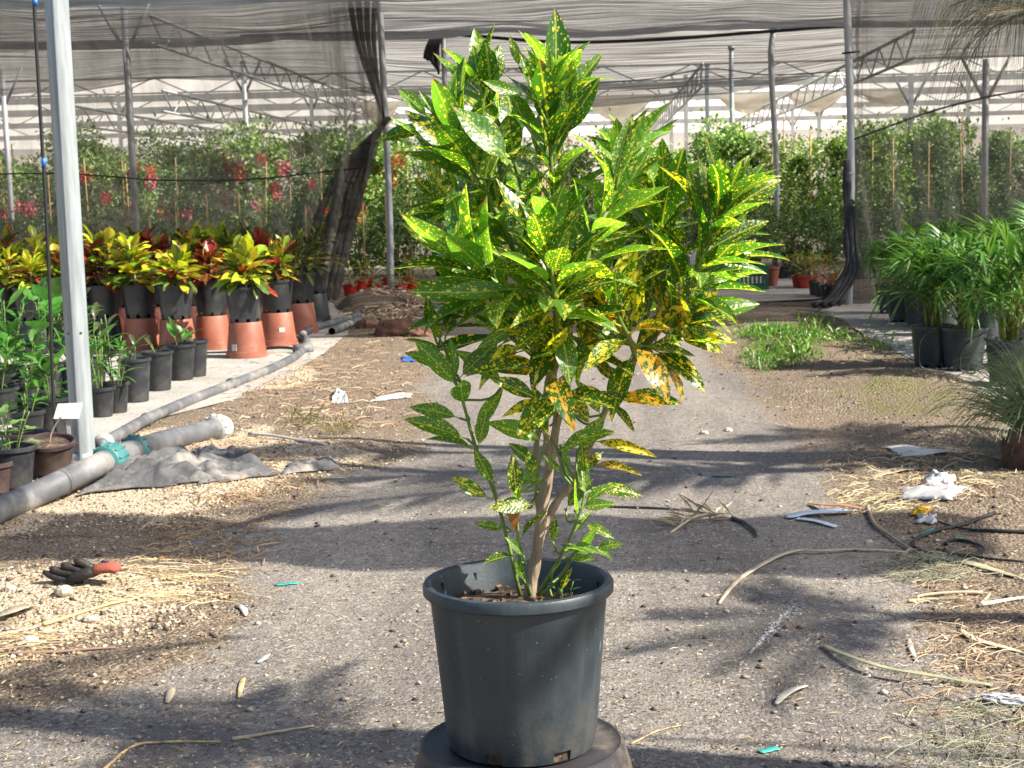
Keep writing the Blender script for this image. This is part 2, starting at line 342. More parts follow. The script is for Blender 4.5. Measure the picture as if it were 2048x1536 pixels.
M_TEAL = simple('teal_coupling', (.05, .19, .19), .5, .25, 10, dirt=((.3, .33, .3), .4))
M_WHITEP = simple('white_plastic', (.44, .44, .42), .45, .1, 9, dirt=((.5, .46, .4), .4))
M_BLACK = simple('black_rubber', (.014, .014, .016), .5, .3, 8)
M_BLUE = simple('blue_clip', (.02, .16, .62), .4, .1, 8)
M_BAMBOO = simple('bamboo_cane', (.52, .35, .15), .7, .3, 14, objvar=True)
M_MAT = simple('weed_mat', (.36, .34, .315), .9, .22, 1.6, bump=.3, bscale=60, dirt=((.24, .19, .14), .6), coord='Object')
M_STRAW = simple('dry_straw', (.55, .40, .20), .85, .45, 30, coord='Object')
M_DRYLEAF = simple('dry_palm_leaf', (.47, .39, .27), .8, .35, 9, bump=.3, bscale=50)
M_SHRUB = attr_leaf('shrub_leaf', .38, .26)
M_FROND = attr_leaf('strap_leaf', .36, .28)
M_PETAL = attr_leaf('flower_petal', .6, .35, gain=1.2)

# ------------------------------------------------------------------ mesh helpers
class MB:
    def __init__(s): s.v = []; s.f = []; s.c = []; s.uv = None
    def add(s, verts, faces, c=None):
        o = len(s.v); s.v += [tuple(q) for q in verts]; s.f += [tuple(i+o for i in fc) for fc in faces]
        if c is not None: s.c += [c]*len(verts)
        return s
    def box(s, ctr, size, rot=None):
        sx, sy, sz = (q/2 for q in size); vs = [Vector((x*sx, y*sy, z*sz)) for z in (-1, 1) for y in (-1, 1) for x in (-1, 1)]
        if rot is not None: vs = [rot @ q for q in vs]
        vs = [q+Vector(ctr) for q in vs]
        return s.add(vs, [(0, 2, 3, 1), (4, 5, 7, 6), (0, 1, 5, 4), (2, 6, 7, 3), (0, 4, 6, 2), (1, 3, 7, 5)])
    def tube(s, pts, rad, seg=8, cap=True, flat=1.0, up=None):
        pts = [Vector(p) for p in pts]; n = len(pts)
        rr = rad if hasattr(rad, '__len__') else [rad]*n
        prev = None; rings = []
        for i, p in enumerate(pts):
            d = (pts[min(i+1, n-1)]-pts[max(i-1, 0)])
            d = d.normalized() if d.length > 1e-9 else Vector((0, 0, 1))
            ref = prev if prev is not None else (Vector(up) if up is not None else (Vector((0, 0, 1)) if abs(d.z) < .9 else Vector((1, 0, 0))))
            a = (ref-d*ref.dot(d)); a = a.normalized() if a.length > 1e-6 else d.orthogonal().normalized()
            b = d.cross(a); prev = a
            rings.append([p+(a*math.cos(2*math.pi*k/seg)*flat+b*math.sin(2*math.pi*k/seg))*rr[i] for k in range(seg)])
        vs = [q for r in rings for q in r]; fs = []
        for i in range(n-1):
            for k in range(seg):
                k2 = (k+1) % seg; fs.append((i*seg+k, i*seg+k2, (i+1)*seg+k2, (i+1)*seg+k))
        if cap: fs.append(tuple(range(seg-1, -1, -1))); fs.append(tuple((n-1)*seg+k for k in range(seg)))
        return s.add(vs, fs)
    def lathe(s, prof, seg=32, ctr=(0, 0, 0), holes=None, close=False):
        c = Vector(ctr); vs = []; fs = []
        for r, z in prof:
            for k in range(seg):
                a = 2*math.pi*k/seg; vs.append(c+Vector((r*math.cos(a), r*math.sin(a), z)))
        for i in range(len(prof)-1):
            for k in range(seg):
                if holes and holes(i, k): continue
                k2 = (k+1) % seg; fs.append((i*seg+k, i*seg+k2, (i+1)*seg+k2, (i+1)*seg+k))
        return s.add(vs, fs)
    def mesh(s, name, mat=None, smooth=True):
        me = bpy.data.meshes.new(name); me.from_pydata(s.v, [], s.f)
        if smooth: me.polygons.foreach_set('use_smooth', [True]*len(me.polygons))
        if s.c and len(s.c) == len(s.v):
            a = me.color_attributes.new('col', 'FLOAT_COLOR', 'POINT'); a.data.foreach_set('color', [q for c in s.c for q in (c[0], c[1], c[2], 1)])
        if mat: me.materials.append(mat)
        me.update(); return me
    def build(s, name, mat, parent=None, smooth=True, sharp=None):
        o = link(name, s.mesh(name, mat, smooth), parent)
        if sharp and smooth: o.data.set_sharp_from_angle(angle=R_(sharp))
        return o
def link(name, me, parent=None, mw=None):
    o = bpy.data.objects.new(name, me); col.objects.link(o)
    if parent is not None: o.parent = parent
    if mw is not None: o.matrix_basis = mw
    return o
def tag(o, label=None, cat=None, group=None, kind=None):
    if label: o['label'] = label
    if cat: o['category'] = cat
    if group: o['group'] = group
    if kind: o['kind'] = kind
    return o
def empty(name, loc, rz=0, rot=None):
    o = bpy.data.objects.new(name, None); col.objects.link(o); o.location = loc; o.rotation_euler = rot or (0, 0, rz); o.empty_display_size = .1
    return o
def np_mesh(name, V, Fc, mat, colr=None, smooth=False):
    me = bpy.data.meshes.new(name); V = np.asarray(V, np.float32); Fc = np.asarray(Fc, np.int32)
    me.vertices.add(len(V)); me.vertices.foreach_set('co', V.ravel())
    nf, k = Fc.shape; me.loops.add(nf*k); me.loops.foreach_set('vertex_index', Fc.ravel())
    me.polygons.add(nf); me.polygons.foreach_set('loop_start', np.arange(nf, dtype=np.int32)*k); me.polygons.foreach_set('loop_total', np.full(nf, k, np.int32))
    if smooth: me.polygons.foreach_set('use_smooth', np.ones(nf, bool))
    me.update(calc_edges=True)
    if colr is not None:
        a = me.color_attributes.new('col', 'FLOAT_COLOR', 'POINT'); cc = np.ones((len(V), 4), np.float32); cc[:, :colr.shape[1]] = colr
        a.data.foreach_set('color', cc.ravel())
    if mat: me.materials.append(mat)
    me.validate(); return me
def unit(a): return a/np.maximum(np.linalg.norm(a, axis=-1, keepdims=True), 1e-9)
def leaf_cloud(C, D, Nn, L, Wd, colr):
    """diamond-shaped folded leaves: base, two edges, tip"""
    n = len(C); D = unit(D); S = unit(np.cross(D, Nn)); Nn = unit(np.cross(S, D))
    L = np.asarray(L).reshape(-1, 1); Wd = np.asarray(Wd).reshape(-1, 1)
    v0 = C; v1 = C+D*L*.5+S*Wd*.5+Nn*Wd*.18; v2 = C+D*L-Nn*L*.12; v3 = C+D*L*.5-S*Wd*.5+Nn*Wd*.18
    V = np.stack([v0, v1, v2, v3], 1).reshape(-1, 3); b = np.arange(n)*4
    Fc = np.concatenate([np.stack([b, b+1, b+2], 1), np.stack([b, b+2, b+3], 1)])
    return V, Fc, np.repeat(colr, 4, 0)
def smooth_path(pts, n=24):
    pts = [Vector(p) for p in pts]
    if len(pts) < 3: return [pts[0].lerp(pts[-1], i/(n-1)) for i in range(n)]
    P4 = [pts[0]*2-pts[1]]+pts+[pts[-1]*2-pts[-2]]; out = []; m = len(pts)-1
    for i in range(n):
        t = i/(n-1)*m; k = min(int(t), m-1); f = t-k; a, b, c, d = P4[k:k+4]
        out.append(.5*((2*b)+(c-a)*f+(2*a-5*b+4*c-d)*f*f+(3*b-a-3*c+d)*f**3))
    return out
def orient(base, tip, normal):
    """matrix putting a unit leaf (along +Y, face +Z) from base to tip"""
    y = (tip-base); L = y.length; y = y.normalized(); x = y.cross(normal)
    x = x.normalized() if x.length > 1e-4 else y.orthogonal().normalized(); z = x.cross(y)
    m = Matrix((x, y, z)).transposed().to_4x4(); m.translation = base
    return m, L
ORD = ['first', 'second', 'third', 'fourth', 'fifth', 'sixth', 'seventh', 'eighth', 'ninth', 'tenth', 'eleventh', 'twelfth', 'thirteenth', 'fourteenth', 'fifteenth', 'sixteenth', 'seventeenth', 'eighteenth', 'nineteenth', 'twentieth', 'twenty-first', 'twenty-second', 'twenty-third', 'twenty-fourth', 'twenty-fifth', 'twenty-sixth', 'twenty-seventh', 'twenty-eighth', 'twenty-ninth', 'thirtieth', 'thirty-first', 'thirty-second', 'thirty-third', 'thirty-fourth', 'thirty-fifth', 'thirty-sixth', 'thirty-seventh', 'thirty-eighth', 'thirty-ninth', 'fortieth']
# ------------------------------------------------------------------ ground
def axis(segs):
    out = []
    for a, b, st in segs: out += list(np.arange(a, b, st))
    return np.array(out+[segs[-1][1]])
ys = np.concatenate([axis([(-300, -20, 40), (-20, 1, 3)]), 1.3*np.exp(np.arange(0, math.log(45/1.3), .0105)), axis([(46, 100, 6), (110, 900, 90)])])
xs = axis([(-600, -60, 60), (-60, -12, 4), (-12, -6, .3), (-6, -4, .1), (-4, 4, .04), (4, 6, .1), (6, 12, .3), (12, 60, 4), (60, 600, 60)])
GX, GY = np.meshgrid(xs, ys); GZ = hgt(GX, GY)
near = (np.abs(GX) < 8) & (GY > 1) & (GY < 40)
GZ = GZ + np.where(near, .006*(fbm(GX*25, GY*25, 31, 2)-.4), 0)
Vg = np.stack([GX, GY, GZ], -1).reshape(-1, 3); nx, ny = len(xs), len(ys)
ii, jj = np.meshgrid(np.arange(nx-1), np.arange(ny-1)); b0 = (jj*nx+ii).ravel()
Fg = np.stack([b0, b0+1, b0+nx+1, b0+nx], 1)
gme = np_mesh('ground', Vg, Fg, M_GROUND, smooth=True)
gx, gy = GX.ravel(), GY.ravel()
nz1 = (fbm(gx*1.3, gy*1.3, 51)-.47)
litter = sst(.22, -.30, poly_sd(gx, gy, PATH)+nz1*.7)
PALE = [gpoly([(60, 985), (230, 925), (380, 890), (520, 855), (760, 905), (860, 885), (780, 930), (640, 960), (560, 985), (470, 1000), (330, 1050), (150, 1040), (0, 1075), (-100, 1060)]),
        gpoly([(-400, 1180), (0, 1165), (260, 1165), (430, 1185), (380, 1235), (260, 1270), (120, 1310), (-100, 1345), (-500, 1330)]),
        gpoly([(480, 735), (640, 735), (640, 770), (420, 800)]),
        gpoly([(200, 900), (260, 872), (330, 860), (300, 885)])]
pale = np.zeros_like(gx)
for p_ in PALE: pale = np.maximum(pale, sst(-.14, .16, poly_sd(gx, gy, p_)+nz1*.5))
MOSS = [gpoly([(1660, 790), (1740, 765), (1830, 780), (1890, 800), (1975, 845), (1900, 862), (1780, 845), (1680, 832)]), gpoly([(1420, 640), (1560, 650), (1720, 700), (1640, 735), (1480, 725)]),
        gpoly([(560, 845), (700, 850), (690, 870), (580, 862)]), gpoly([(1900, 960), (2060, 940), (2060, 990), (1950, 990)])]
moss = np.zeros_like(gx)
for p_ in MOSS: moss = np.maximum(moss, .62*sst(-.25, .4, poly_sd(gx, gy, p_)+nz1*.6))
fara = sst(24, 30, gy)
ca = gme.color_attributes.new('mask', 'FLOAT_COLOR', 'POINT'); ca.data.foreach_set('color', np.stack([pale, litter, moss, fara], 1).astype(np.float32).ravel())
ground = link('ground', gme); tag(ground, 'packed grey path between loose brown soil and pale gravel', 'ground', kind='structure')

def sheet(name, poly, z, mat, label):
    import bmesh
    bm = bmesh.new(); vs = []
    n = len(poly)
    for i in range(n):
        a = Vector(poly[i]); b = Vector(poly[(i+1) % n]); k = max(1, int(min((b-a).length/.25, 60)))
        for q in range(k):
            p = a.lerp(b, q/k); e = .03*(float(fbm(p.x*3, p.y*3, 71))-.5)*2
            vs.append(bm.verts.new((p.x+e, p.y+e, z)))
    f = bm.faces.new(vs); bmesh.ops.triangulate(bm, faces=[f])
    me = bpy.data.meshes.new(name); bm.to_mesh(me); bm.free(); me.materials.append(mat)
    o = link(name, me); tag(o, label, 'ground cloth', kind='structure'); return o
sheet('weed_mat', POLY['left_mat'], .016, M_MAT, 'pale grey woven ground cloth under the croton pots')
sheet('weed_mat', POLY['right_mat'], .016, M_MAT, 'pale grey ground cloth under the strap-leaved palms')
sheet('weed_mat', POLY['far_mat'], .016, M_MAT, 'grey ground cloth around the green crate')

# loose chips, straw and pebbles: nobody could count them
def scatter(n, yr, dens):
    y = yr[0]*np.exp(nrg.random(n)**1.25*math.log(yr[1]/yr[0])); x = (nrg.random(n)*2-1)*(.40*y+.35) - y*math.tan(YAW)
    sd = poly_sd(x, y, PATH); k = nrg.random(n) < dens(x, y, sd); return x[k], y[k]
def in_mats(x, y): return np.maximum.reduce([poly_sd(x, y, POLY[k]) for k in POLY]) > 0
def chips(name, n, yr, dens, lr, wr, colf, label, tilt=.25):
    x, y = scatter(n, yr, dens); m = len(x); z = hgt(x, y)+.004+np.where(in_mats(x, y), .012, 0)+nrg.random(m)*.006
    a = nrg.random(m)*2*math.pi; D = np.stack([np.cos(a), np.sin(a), (nrg.random(m)-.5)*tilt], 1); Nn = np.stack([(nrg.random(m)-.5)*.8, (nrg.random(m)-.5)*.8, np.ones(m)], 1)
    L = lr[0]+(lr[1]-lr[0])*nrg.random(m)**2.2; Wd = wr[0]+(wr[1]-wr[0])*nrg.random(m)
    V, Fc, cc = leaf_cloud(np.stack([x, y, z], 1), D, Nn, L, Wd, colf(m))
    o = link(name, np_mesh(name, V, Fc, M_LIT, cc)); tag(o, label, 'litter', kind='stuff')
M_LIT = attr_leaf('ground_litter', .85, .05)
def cmix(cols):
    cols = np.array(cols)
    def f(m):
        i = nrg.integers(0, len(cols), m); return cols[i]*(.6+.7*nrg.random((m, 1)))
    return f
STRC = cmix([(.55, .42, .22), (.46, .34, .18), (.36, .25, .14), (.62, .54, .38), (.22, .15, .09)])
chips('straw_litter', 26000, (3.3, 22), lambda x, y, sd: np.where(sd < .1, .75, .20), (.010, .06), (.0015, .005), STRC, 'short dry straw scattered along both sides of the path')
chips('wood_chip_litter', 90000, (3.3, 20), lambda x, y, sd: np.where(sd < .1, .7, .5), (.004, .018), (.003, .008), cmix([(.30, .20, .13), (.16, .1, .065), (.5, .42, .33), (.10, .08, .07), (.58, .5, .4)]), 'small brown bark and wood chips strewn over the ground', .5)
def pebbles(name, n, yr, dens, rr, colf, label):
    x, y = scatter(n, yr, dens); m = len(x); r = rr[0]+(rr[1]-rr[0])*nrg.random(m)**3
    base = np.array([(1, 0, 0), (-1, 0, 0), (0, 1, 0), (0, -1, 0), (0, 0, 1), (0, 0, -1), (.6, .6, .5), (-.6, .6, .5), (.6, -.6, .5), (-.6, -.6, .5)], float)
    Fb = np.array([(0, 6, 4), (6, 2, 4), (2, 7, 4), (7, 1, 4), (1, 9, 4), (9, 3, 4), (3, 8, 4), (8, 0, 4), (0, 2, 6), (2, 1, 7), (1, 3, 9), (3, 0, 8), (0, 5, 2), (2, 5, 1), (1, 5, 3), (3, 5, 0)])
    k = len(base); jit = 1+.45*(nrg.random((m, k, 1))-.5); a = nrg.random(m)*6.28; ca_, sa_ = np.cos(a)[:, None], np.sin(a)[:, None]
    B = base[None]*jit*np.stack([1+.5*nrg.random(m), .8+.4*nrg.random(m), .55+.35*nrg.random(m)], 1)[:, None, :]
    X = B[..., 0]*ca_-B[..., 1]*sa_; Y = B[..., 0]*sa_+B[..., 1]*ca_
    V = np.stack([X, Y, B[..., 2]], -1)*r[:, None, None]+np.stack([x, y, hgt(x, y)+r*.25], 1)[:, None, :]
    Fc = (Fb[None]+(np.arange(m)*k)[:, None, None]).reshape(-1, 3)
    o = link(name, np_mesh(name, V.reshape(-1, 3), Fc, M_LIT, np.repeat(colf(m), k, 0))); tag(o, label, 'gravel', kind='stuff')
def pale_at(x, y):
    s = np.full(x.shape, -9.)
    for p_ in PALE: s = np.maximum(s, poly_sd(x, y, p_))
    return s > -.1
pebbles('pale_gravel', 46000, (4.4, 13), lambda x, y, sd: np.where(pale_at(x, y), .95, .0), (.003, .011), cmix([(.50, .39, .26), (.42, .32, .21), (.60, .51, .38), (.30, .22, .15)]), 'pale limestone gravel beside the big pipe and the glove')
pebbles('soil_crumbs', 22000, (3.3, 18), lambda x, y, sd: np.where(sd < .05, .45, .10), (.0025, .013), cmix([(.13, .09, .065), (.25, .2, .16), (.06, .05, .05), (.42, .37, .3)]), 'dark soil crumbs and small stones across the path')
# ------------------------------------------------------------------ nets, poles and the glasshouse frame behind
def grid_net(name, nu, nv, fn, mat, label, parent=None):
    V = [fn(u/(nu-1), v/(nv-1)) for v in range(nv) for u in range(nu)]
    Fc = [(v*nu+u, v*nu+u+1, (v+1)*nu+u+1, (v+1)*nu+u) for v in range(nv-1) for u in range(nu-1)]
    me = np_mesh(name, np.array([tuple(q) for q in V]), np.array(Fc), mat, smooth=True)
    uvl = me.uv_layers.new(name='UVMap'); uv = np.array([((i % nu)/(nu-1)*10, (i//nu)/(nv-1)*10) for i in range(nu*nv)], np.float32)
    uvl.data.foreach_set('uv', uv[np.array(Fc).ravel()].ravel())
    return link(name, me, parent)
DC = 21.4
CL = P(-160, 420, DC); CR = P(772, 300, DC+1.2)
PTIE = P(768, 236, DC+1.2)
def left_curtain(u, v):
    z = .03+4.9*v
    zt = PTIE.z
    if z < zt: right = P(672, 610, DC).lerp(PTIE, (z/zt)**1.0)
    else: right = PTIE.lerp(P(735, -60, DC+.8), (z-zt)/(4.93-zt))
    p = CL.lerp(right, u); g = u**3
    w = .05*math.sin(u*26+z*.7)+.30*u**8*math.sin(u*90+z*1.2)+.10*nf(u*8, z*.9, 4)
    fold = .10*nf(u*2.5, z*3.5, 8)*(1-g)
    q = p+FWD*(w+fold); q.z = z+.05*nf(u*6, z*2, 14)*(1 if z > .3 else 0); return q
o = grid_net('shade_net_curtain', 190, 60, left_curtain, M_NET, '')
tag(o, 'brown-grey shade net curtain hanging behind the crotons, gathered at its right edge', 'shade net')
seam = MB().tube(smooth_path([left_curtain(u, .365+.015*math.sin(u*7)) - FWD*.03 for u in [i/18 for i in range(19)]], 60), .012, 5)
c = seam.build('seam_cord', M_BLACK, o)
seam = MB().tube(smooth_path([left_curtain(u, .14+.03*u) - FWD*.03 for u in [.55+.45*i/8 for i in range(9)]], 30), .010, 5); seam.build('seam_cord', M_BLACK, o)
hem = MB()
for k in range(6):
    t0 = PTIE-FWD*.08; e = P(668-14*k, 606, DC-.05)
    q = smooth_path([t0+RGT*.02*k, t0.lerp(e, .25)-RGT*(.06+.05*k)+Vector((0, 0, -.1)), t0.lerp(e, .6)-RGT*(.05+.05*k*rnd.random()), e+Vector((0, 0, .05))], 24); hem.tube(q, [.02+.05*math.sin(.25+i/23*2.4)*(.6+.5*rnd.random()) for i in range(24)], 8)
for k in range(4):
    t0 = PTIE-FWD*.08; e = P(690+22*k, -70, DC+.3); q = smooth_path([t0, t0.lerp(e, .5)-RGT*.10, e], 16); hem.tube(q, [.018+.03*i/15 for i in range(16)], 7)
hem.build('gathered_edge', net_mat('gathered_curtain_net', (.11, .105, .095), .72, (6, .6, 1), .3), o)
DR = dist_of(G(1697, 612))
RB = G(1697, 612)
def right_curtain(u, v):
    z = .02+4.8*v
    p = RB.lerp(P(2330, 600, DR+.8), u); p.z = 0
    g = (1-u)**3
    w = .05*math.sin(u*20+z)+.18*g*math.sin(u*70+z*2)*(1-v)+.10*nf(u*7, z, 24)+.10*nf(u*2, z*3, 26)
    q = p+FWD*(w+.05)+RGT*.03; q.z = z+(.03*nf(u*5, z*2, 27) if z > .3 else 0); return q
o = grid_net('shade_net_curtain', 110, 50, right_curtain, M_NET2, '')
tag(o, 'thin grey shade net panel stretched right of the wrapped pole', 'shade net')
seam = MB().tube(smooth_path([right_curtain(u, .43+.12*math.sin(u*2.4)-.02) - FWD*.04 for u in [i/14 for i in range(15)]], 40), .013, 5); seam.build('seam_cord', M_BLACK, o)

ZR = 4.42
rows = [(17.0, 0), (22.6, .40), (28.9, 0), (34.0, .30), (39.5, 0)]
def roof_z(x, y):
    z = ZR
    for (a, b) in ((13.0, 18.6), (18.6, 28.9), (28.9, 40.0)):
        if a <= y <= b:
            t = (y-a)/(b-a); z -= .42*4*t*(1-t)*(1 if a > 18 else .4)
    z += .30*nf(x*.55, y*.35, 41)+.16*nf(x*.25, y*1.9, 44)
    return z
def roof_net(u, v):
    x = -16+36*u; y = 14.5+14.4*v
    p = RGT*x+FWD*y; return Vector((p.x, p.y, roof_z(x, y)))
o = grid_net('shade_net_roof', 150, 110, roof_net, M_NETR, '')
tag(o, 'black shade net roof sagging in folds over the greenhouse aisle', 'shade net')
def flap(u, v):
    x = -16+36*u; p = RGT*x+FWD*(28.85+1.5*v+.25*nf(x*.5, v*3, 77)); low = .95+.32*math.sin(x*.42+1.0)+.25*nf(x*.6, 2, 78)
    return Vector((p.x, p.y, 4.40+.10*nf(x*.3, 5, 79)-low*v-.06*math.sin(v*14+x*.3)))
o = grid_net('shade_net_flap', 150, 24, flap, M_NETF, ''); tag(o, 'black shade net flap hanging below the rolled net edge between the poles', 'shade net')

def pole(name, base, z1, r, label, mat=M_GALV2, cat='pole', grp=None, bend=0, seg=10, cap=True, z0=-.05):
    root = empty(name, (base.x, base.y, 0)); 
    pts = [Vector((bend*math.sin(t*5)*(1 if 0 < t < 1 else 0), bend*.5*math.sin(t*9), z0+(z1-z0)*t)) for t in [i/12 for i in range(13)]]
    MB().tube(pts, r, seg).build('shaft', mat, root)
    if cap: MB().tube([(0, 0, z1-.02), (0, 0, z1+.05)], r*1.5, seg).build('top_clamp', mat, root)
    tag(root, label, cat, grp); return root
GP = 'steel poles holding up the nets'
pL = G(782, 592); pole('net_pole', pL, 4.9, .05, 'slim steel pole at the gathered edge of the left net', grp=GP, bend=.02)
pR = pole('net_pole', RB, 4.6, .046, 'dark-wrapped steel pole at the edge of the right net', grp=GP, bend=.03)
wrap = MB(); 
for k in range(4):
    wrap.tube(smooth_path([Vector((-.05+.035*k+.02*rnd.random(), -.06+.02*rnd.random(), 1.75-.25*k)), Vector((-.05+.03*k, -.07, 1.2)), Vector((-.04+.03*k+.03*rnd.random(), -.08, .75)), Vector((-.05+.05*k, -.08, .45)), Vector((-.25+.06*k, -.12, .12)), Vector((-.45+.1*k, -.2, .03))], 26), [.03+.012*math.sin(i*.8+k) for i in range(26)], 7)
wrap.build('gathered_net', simple('gathered_net', (.045, .045, .05), .9, .5, 20, bump=.6, bscale=40), pR)
MB().tube([(0, 0, 1.58), (0, 0, 1.60)], .07, 10).build('tie', M_WHITEP, pR)
MB().tube([(-.09, -.06, 3.0), (.12, -.06, 3.02)], .012, 6).build('wire_twist', M_BLACK, pR)
for px, py, d, r, lab in [(1547, 60, 28.9, .055, 'bent pole under the net cable, left of the wrapped pole'), (887, 66, 28.9, .05, 'pole with bunched black net tied at its top'),
                          (1463, 97, 32.5, .05, 'thin pole standing just left of the bent pole'), (1414, 130, 36.5, .05, 'pole fourth from the wrapped pole going left')]:
    p = P(px, py, d); q = pole('net_pole', p, p.z, r, 'galvanised '+lab, grp=GP, bend=.05 if px == 1547 else .01)
    if px == 887:
        mb = MB()
        for k in range(5): mb.tube(smooth_path([Vector((-.05*k, -.06, -.05+p.z)), Vector((-.12-.05*rnd.random()*k, -.08, p.z-.25)), Vector((-.22-.05*k+.1*rnd.random(), -.1, p.z-.45)), Vector((-.1-.04*k, -.1, p.z-.75+.1*k))], 16), [.05*math.sin(.3+i/15*2.6)+.008 for i in range(16)], 7)
        mb.build('bunched_net', MATS['gathered_net'], q)
cb = MB().tube(smooth_path([P(480, 72, 28.7), P(700, 66, 28.7), P(887, 68, 28.7), P(1120, 84, 28.7), P(1330, 78, 28.7), P(1547, 62, 28.7), P(1700, 52, 28.7), P(2150, 40, 28.7)], 60), .032, 6)
tag(cb.build('net_cable', M_BLACK), 'thick black rolled net edge strung between pole tops', 'cable')
cb = MB().tube(smooth_path([P(1180, 168, 30.6), P(1300, 158, 30.6), P(1420, 138, 30.6), P(1540, 150, 30.6), P(1690, 142, 30.6)], 40), .014, 5)
tag(cb.build('net_cable', M_BLACK), 'thin black cable sagging at the far edge of the net roof', 'cable')
# glasshouse: gutters across, trusses along, posts with V braces
GB = 'greenhouse gutter beams'
def beam(py_l, py_r, d, h, label, n):
    a = P(-500, py_l, d); b = P(2550, py_r, d); z = (a.z+b.z)/2; a.z = b.z = z
    root = empty('gutter_beam', a); b = b-a; a = Vector((0, 0, 0)); L = b.length; ang = math.atan2(b.y, b.x); rot = Matrix.Rotation(ang, 3, 'Z')
    MB().box(b/2, (L, .12, h), rot).build('beam', M_GALV2, root, False)
    mb = MB(); k = int(L/2.4); up = Vector((0, 0, 1))
    for i in range(k):
        p0 = b*(i/k); p1 = b*((i+.5)/k)+up*.55; p2 = b*((i+1)/k)
        mb.tube([p0, p1], .022, 5); mb.tube([p1, p2], .022, 5)
    mb.tube([up*.55, b+up*.55], .03, 6); mb.build('lattice', M_GALV2, root)
    tag(root, label, 'beam', GB)
for i, (y0, d, h) in enumerate([(178, 43, .17), (203, 50, .19), (227, 58, .19), (251, 68, .19)]):
    beam(y0+24, y0-24, d, h, f'{ORD[i]} pale steel gutter beam from the top, under the far roof', i)
# trusses running away from the camera
def truss(px, py, d0, d1, zoff, label):
    p = P(px, py, d0); root = empty('roof_truss', p); q = Vector((0, d1-d0, 0)); up = Vector((0, 0, -.45)); mb = MB()
    mb.tube([(0, 0, 0), q], .035, 6); mb.tube([up, q+up], .03, 6); mb.build('chord', M_GALV2, root); mb = MB(); k = int(q.length/1.6)
    for i in range(k): mb.tube([q*(i/k), q*((i+.5)/k)+up], .018, 5); mb.tube([q*((i+.5)/k)+up, q*((i+1)/k)], .018, 5)
    mb.build('web', M_GALV2, root); tag(root, label, 'truss', 'greenhouse roof trusses')
truss(300, 31, 26, 68, 0, 'lattice truss above the upper left net, starting at the tall braced post')
truss(325, 181, 34, 75, 0, 'lattice truss just above the flowering shrubs left of centre')
truss(120, 208, 36, 80, 0, 'low lattice truss behind the near steel post')
truss(1405, 128, 33, 75, 0, 'diagonal truss right of the croton top')
truss(1830, 60, 26, 75, 0, 'lattice truss behind the right net panel')
GPO = 'greenhouse posts with braced tops'
def vpost(px, py, d, r, label, br=True):
    p = P(px, py, d); root = empty('greenhouse_post', (p.x, p.y, 0))
    MB().tube([(0, 0, -.05), (0, 0, p.z)], r, 8).build('shaft', M_GALV2, root)
    if br:
        for s in (-1, 1): MB().tube([(0, 0, p.z-.75), (s*.42, 0, p.z+.05)], r*.5, 6).build('brace', M_GALV2, root)
    tag(root, label, 'post', GPO)
for px, py, d, r, lab in [(248, 15, 26, .062, 'tall braced post left of the leftmost truss end'), (486, 122, 35, .062, 'braced post above the tallest red flowers'), (621, 168, 44, .06, 'braced post left of the net gather'),
                          (236, 182, 44, .06, 'thin braced post just left of the tall braced one'), (4, 140, 32, .06, 'braced post at the left picture edge'), (1371, 150, 43, .06, 'braced post behind the right leaves of the croton'), (1342, 182, 50, .06, 'braced post farther back beside the croton'),
                          (1638, 190, 50, .07, 'braced post left of the wrapped pole'), (1585, 215, 58, .06, 'small braced post behind the hedge'), (1972, 118, 27, .06, 'post behind the right net near the drooping needles'), (1822, 150, 36, .065, 'post behind the right net in mid panel'), (1937, 140, 45, .06, 'slim post behind the right net'),
                          (1240, 190, 50, .05, 'post hidden behind the croton crown'), (690, 200, 50, .05, 'post behind the gathered net edge')]:
    vpost(px, py, d, r, 'galvanised '+lab)
# far translucent roof and end wall
def far_roof(u, v):
    x = -55+110*u; y = 34.5+63.5*v; bay = 8.0
    p = RGT*x+FWD*y; return Vector((p.x, p.y, 4.95+.75*max(0, (42-y)/8)+.10*abs(math.sin(math.pi*(y-40)/bay))+.08*nf(x*.8, y*.8, 61)))
M_FILM = simple('greenhouse_film', (.80, .765, .71), .5, .08, .25, transl=.72, dirt=((.66, .60, .52), .5))
o = grid_net('plastic_roof', 90, 120, far_roof, M_FILM, ''); tag(o, 'cream translucent plastic greenhouse roof in the far background', 'roof')
ew = MB(); a = RGT*-60+FWD*99; b = RGT*60+FWD*99
ew.add([(a.x, a.y, 0), (b.x, b.y, 0), (b.x, b.y, 6.4), (a.x, a.y, 6.4)], [(0, 1, 2, 3)])
tag(ew.build('end_wall', simple('pale_wall_sheet', (.62, .57, .53), .7, .1, .2), None, False), 'pale pinkish end wall closing the far greenhouse', 'wall')
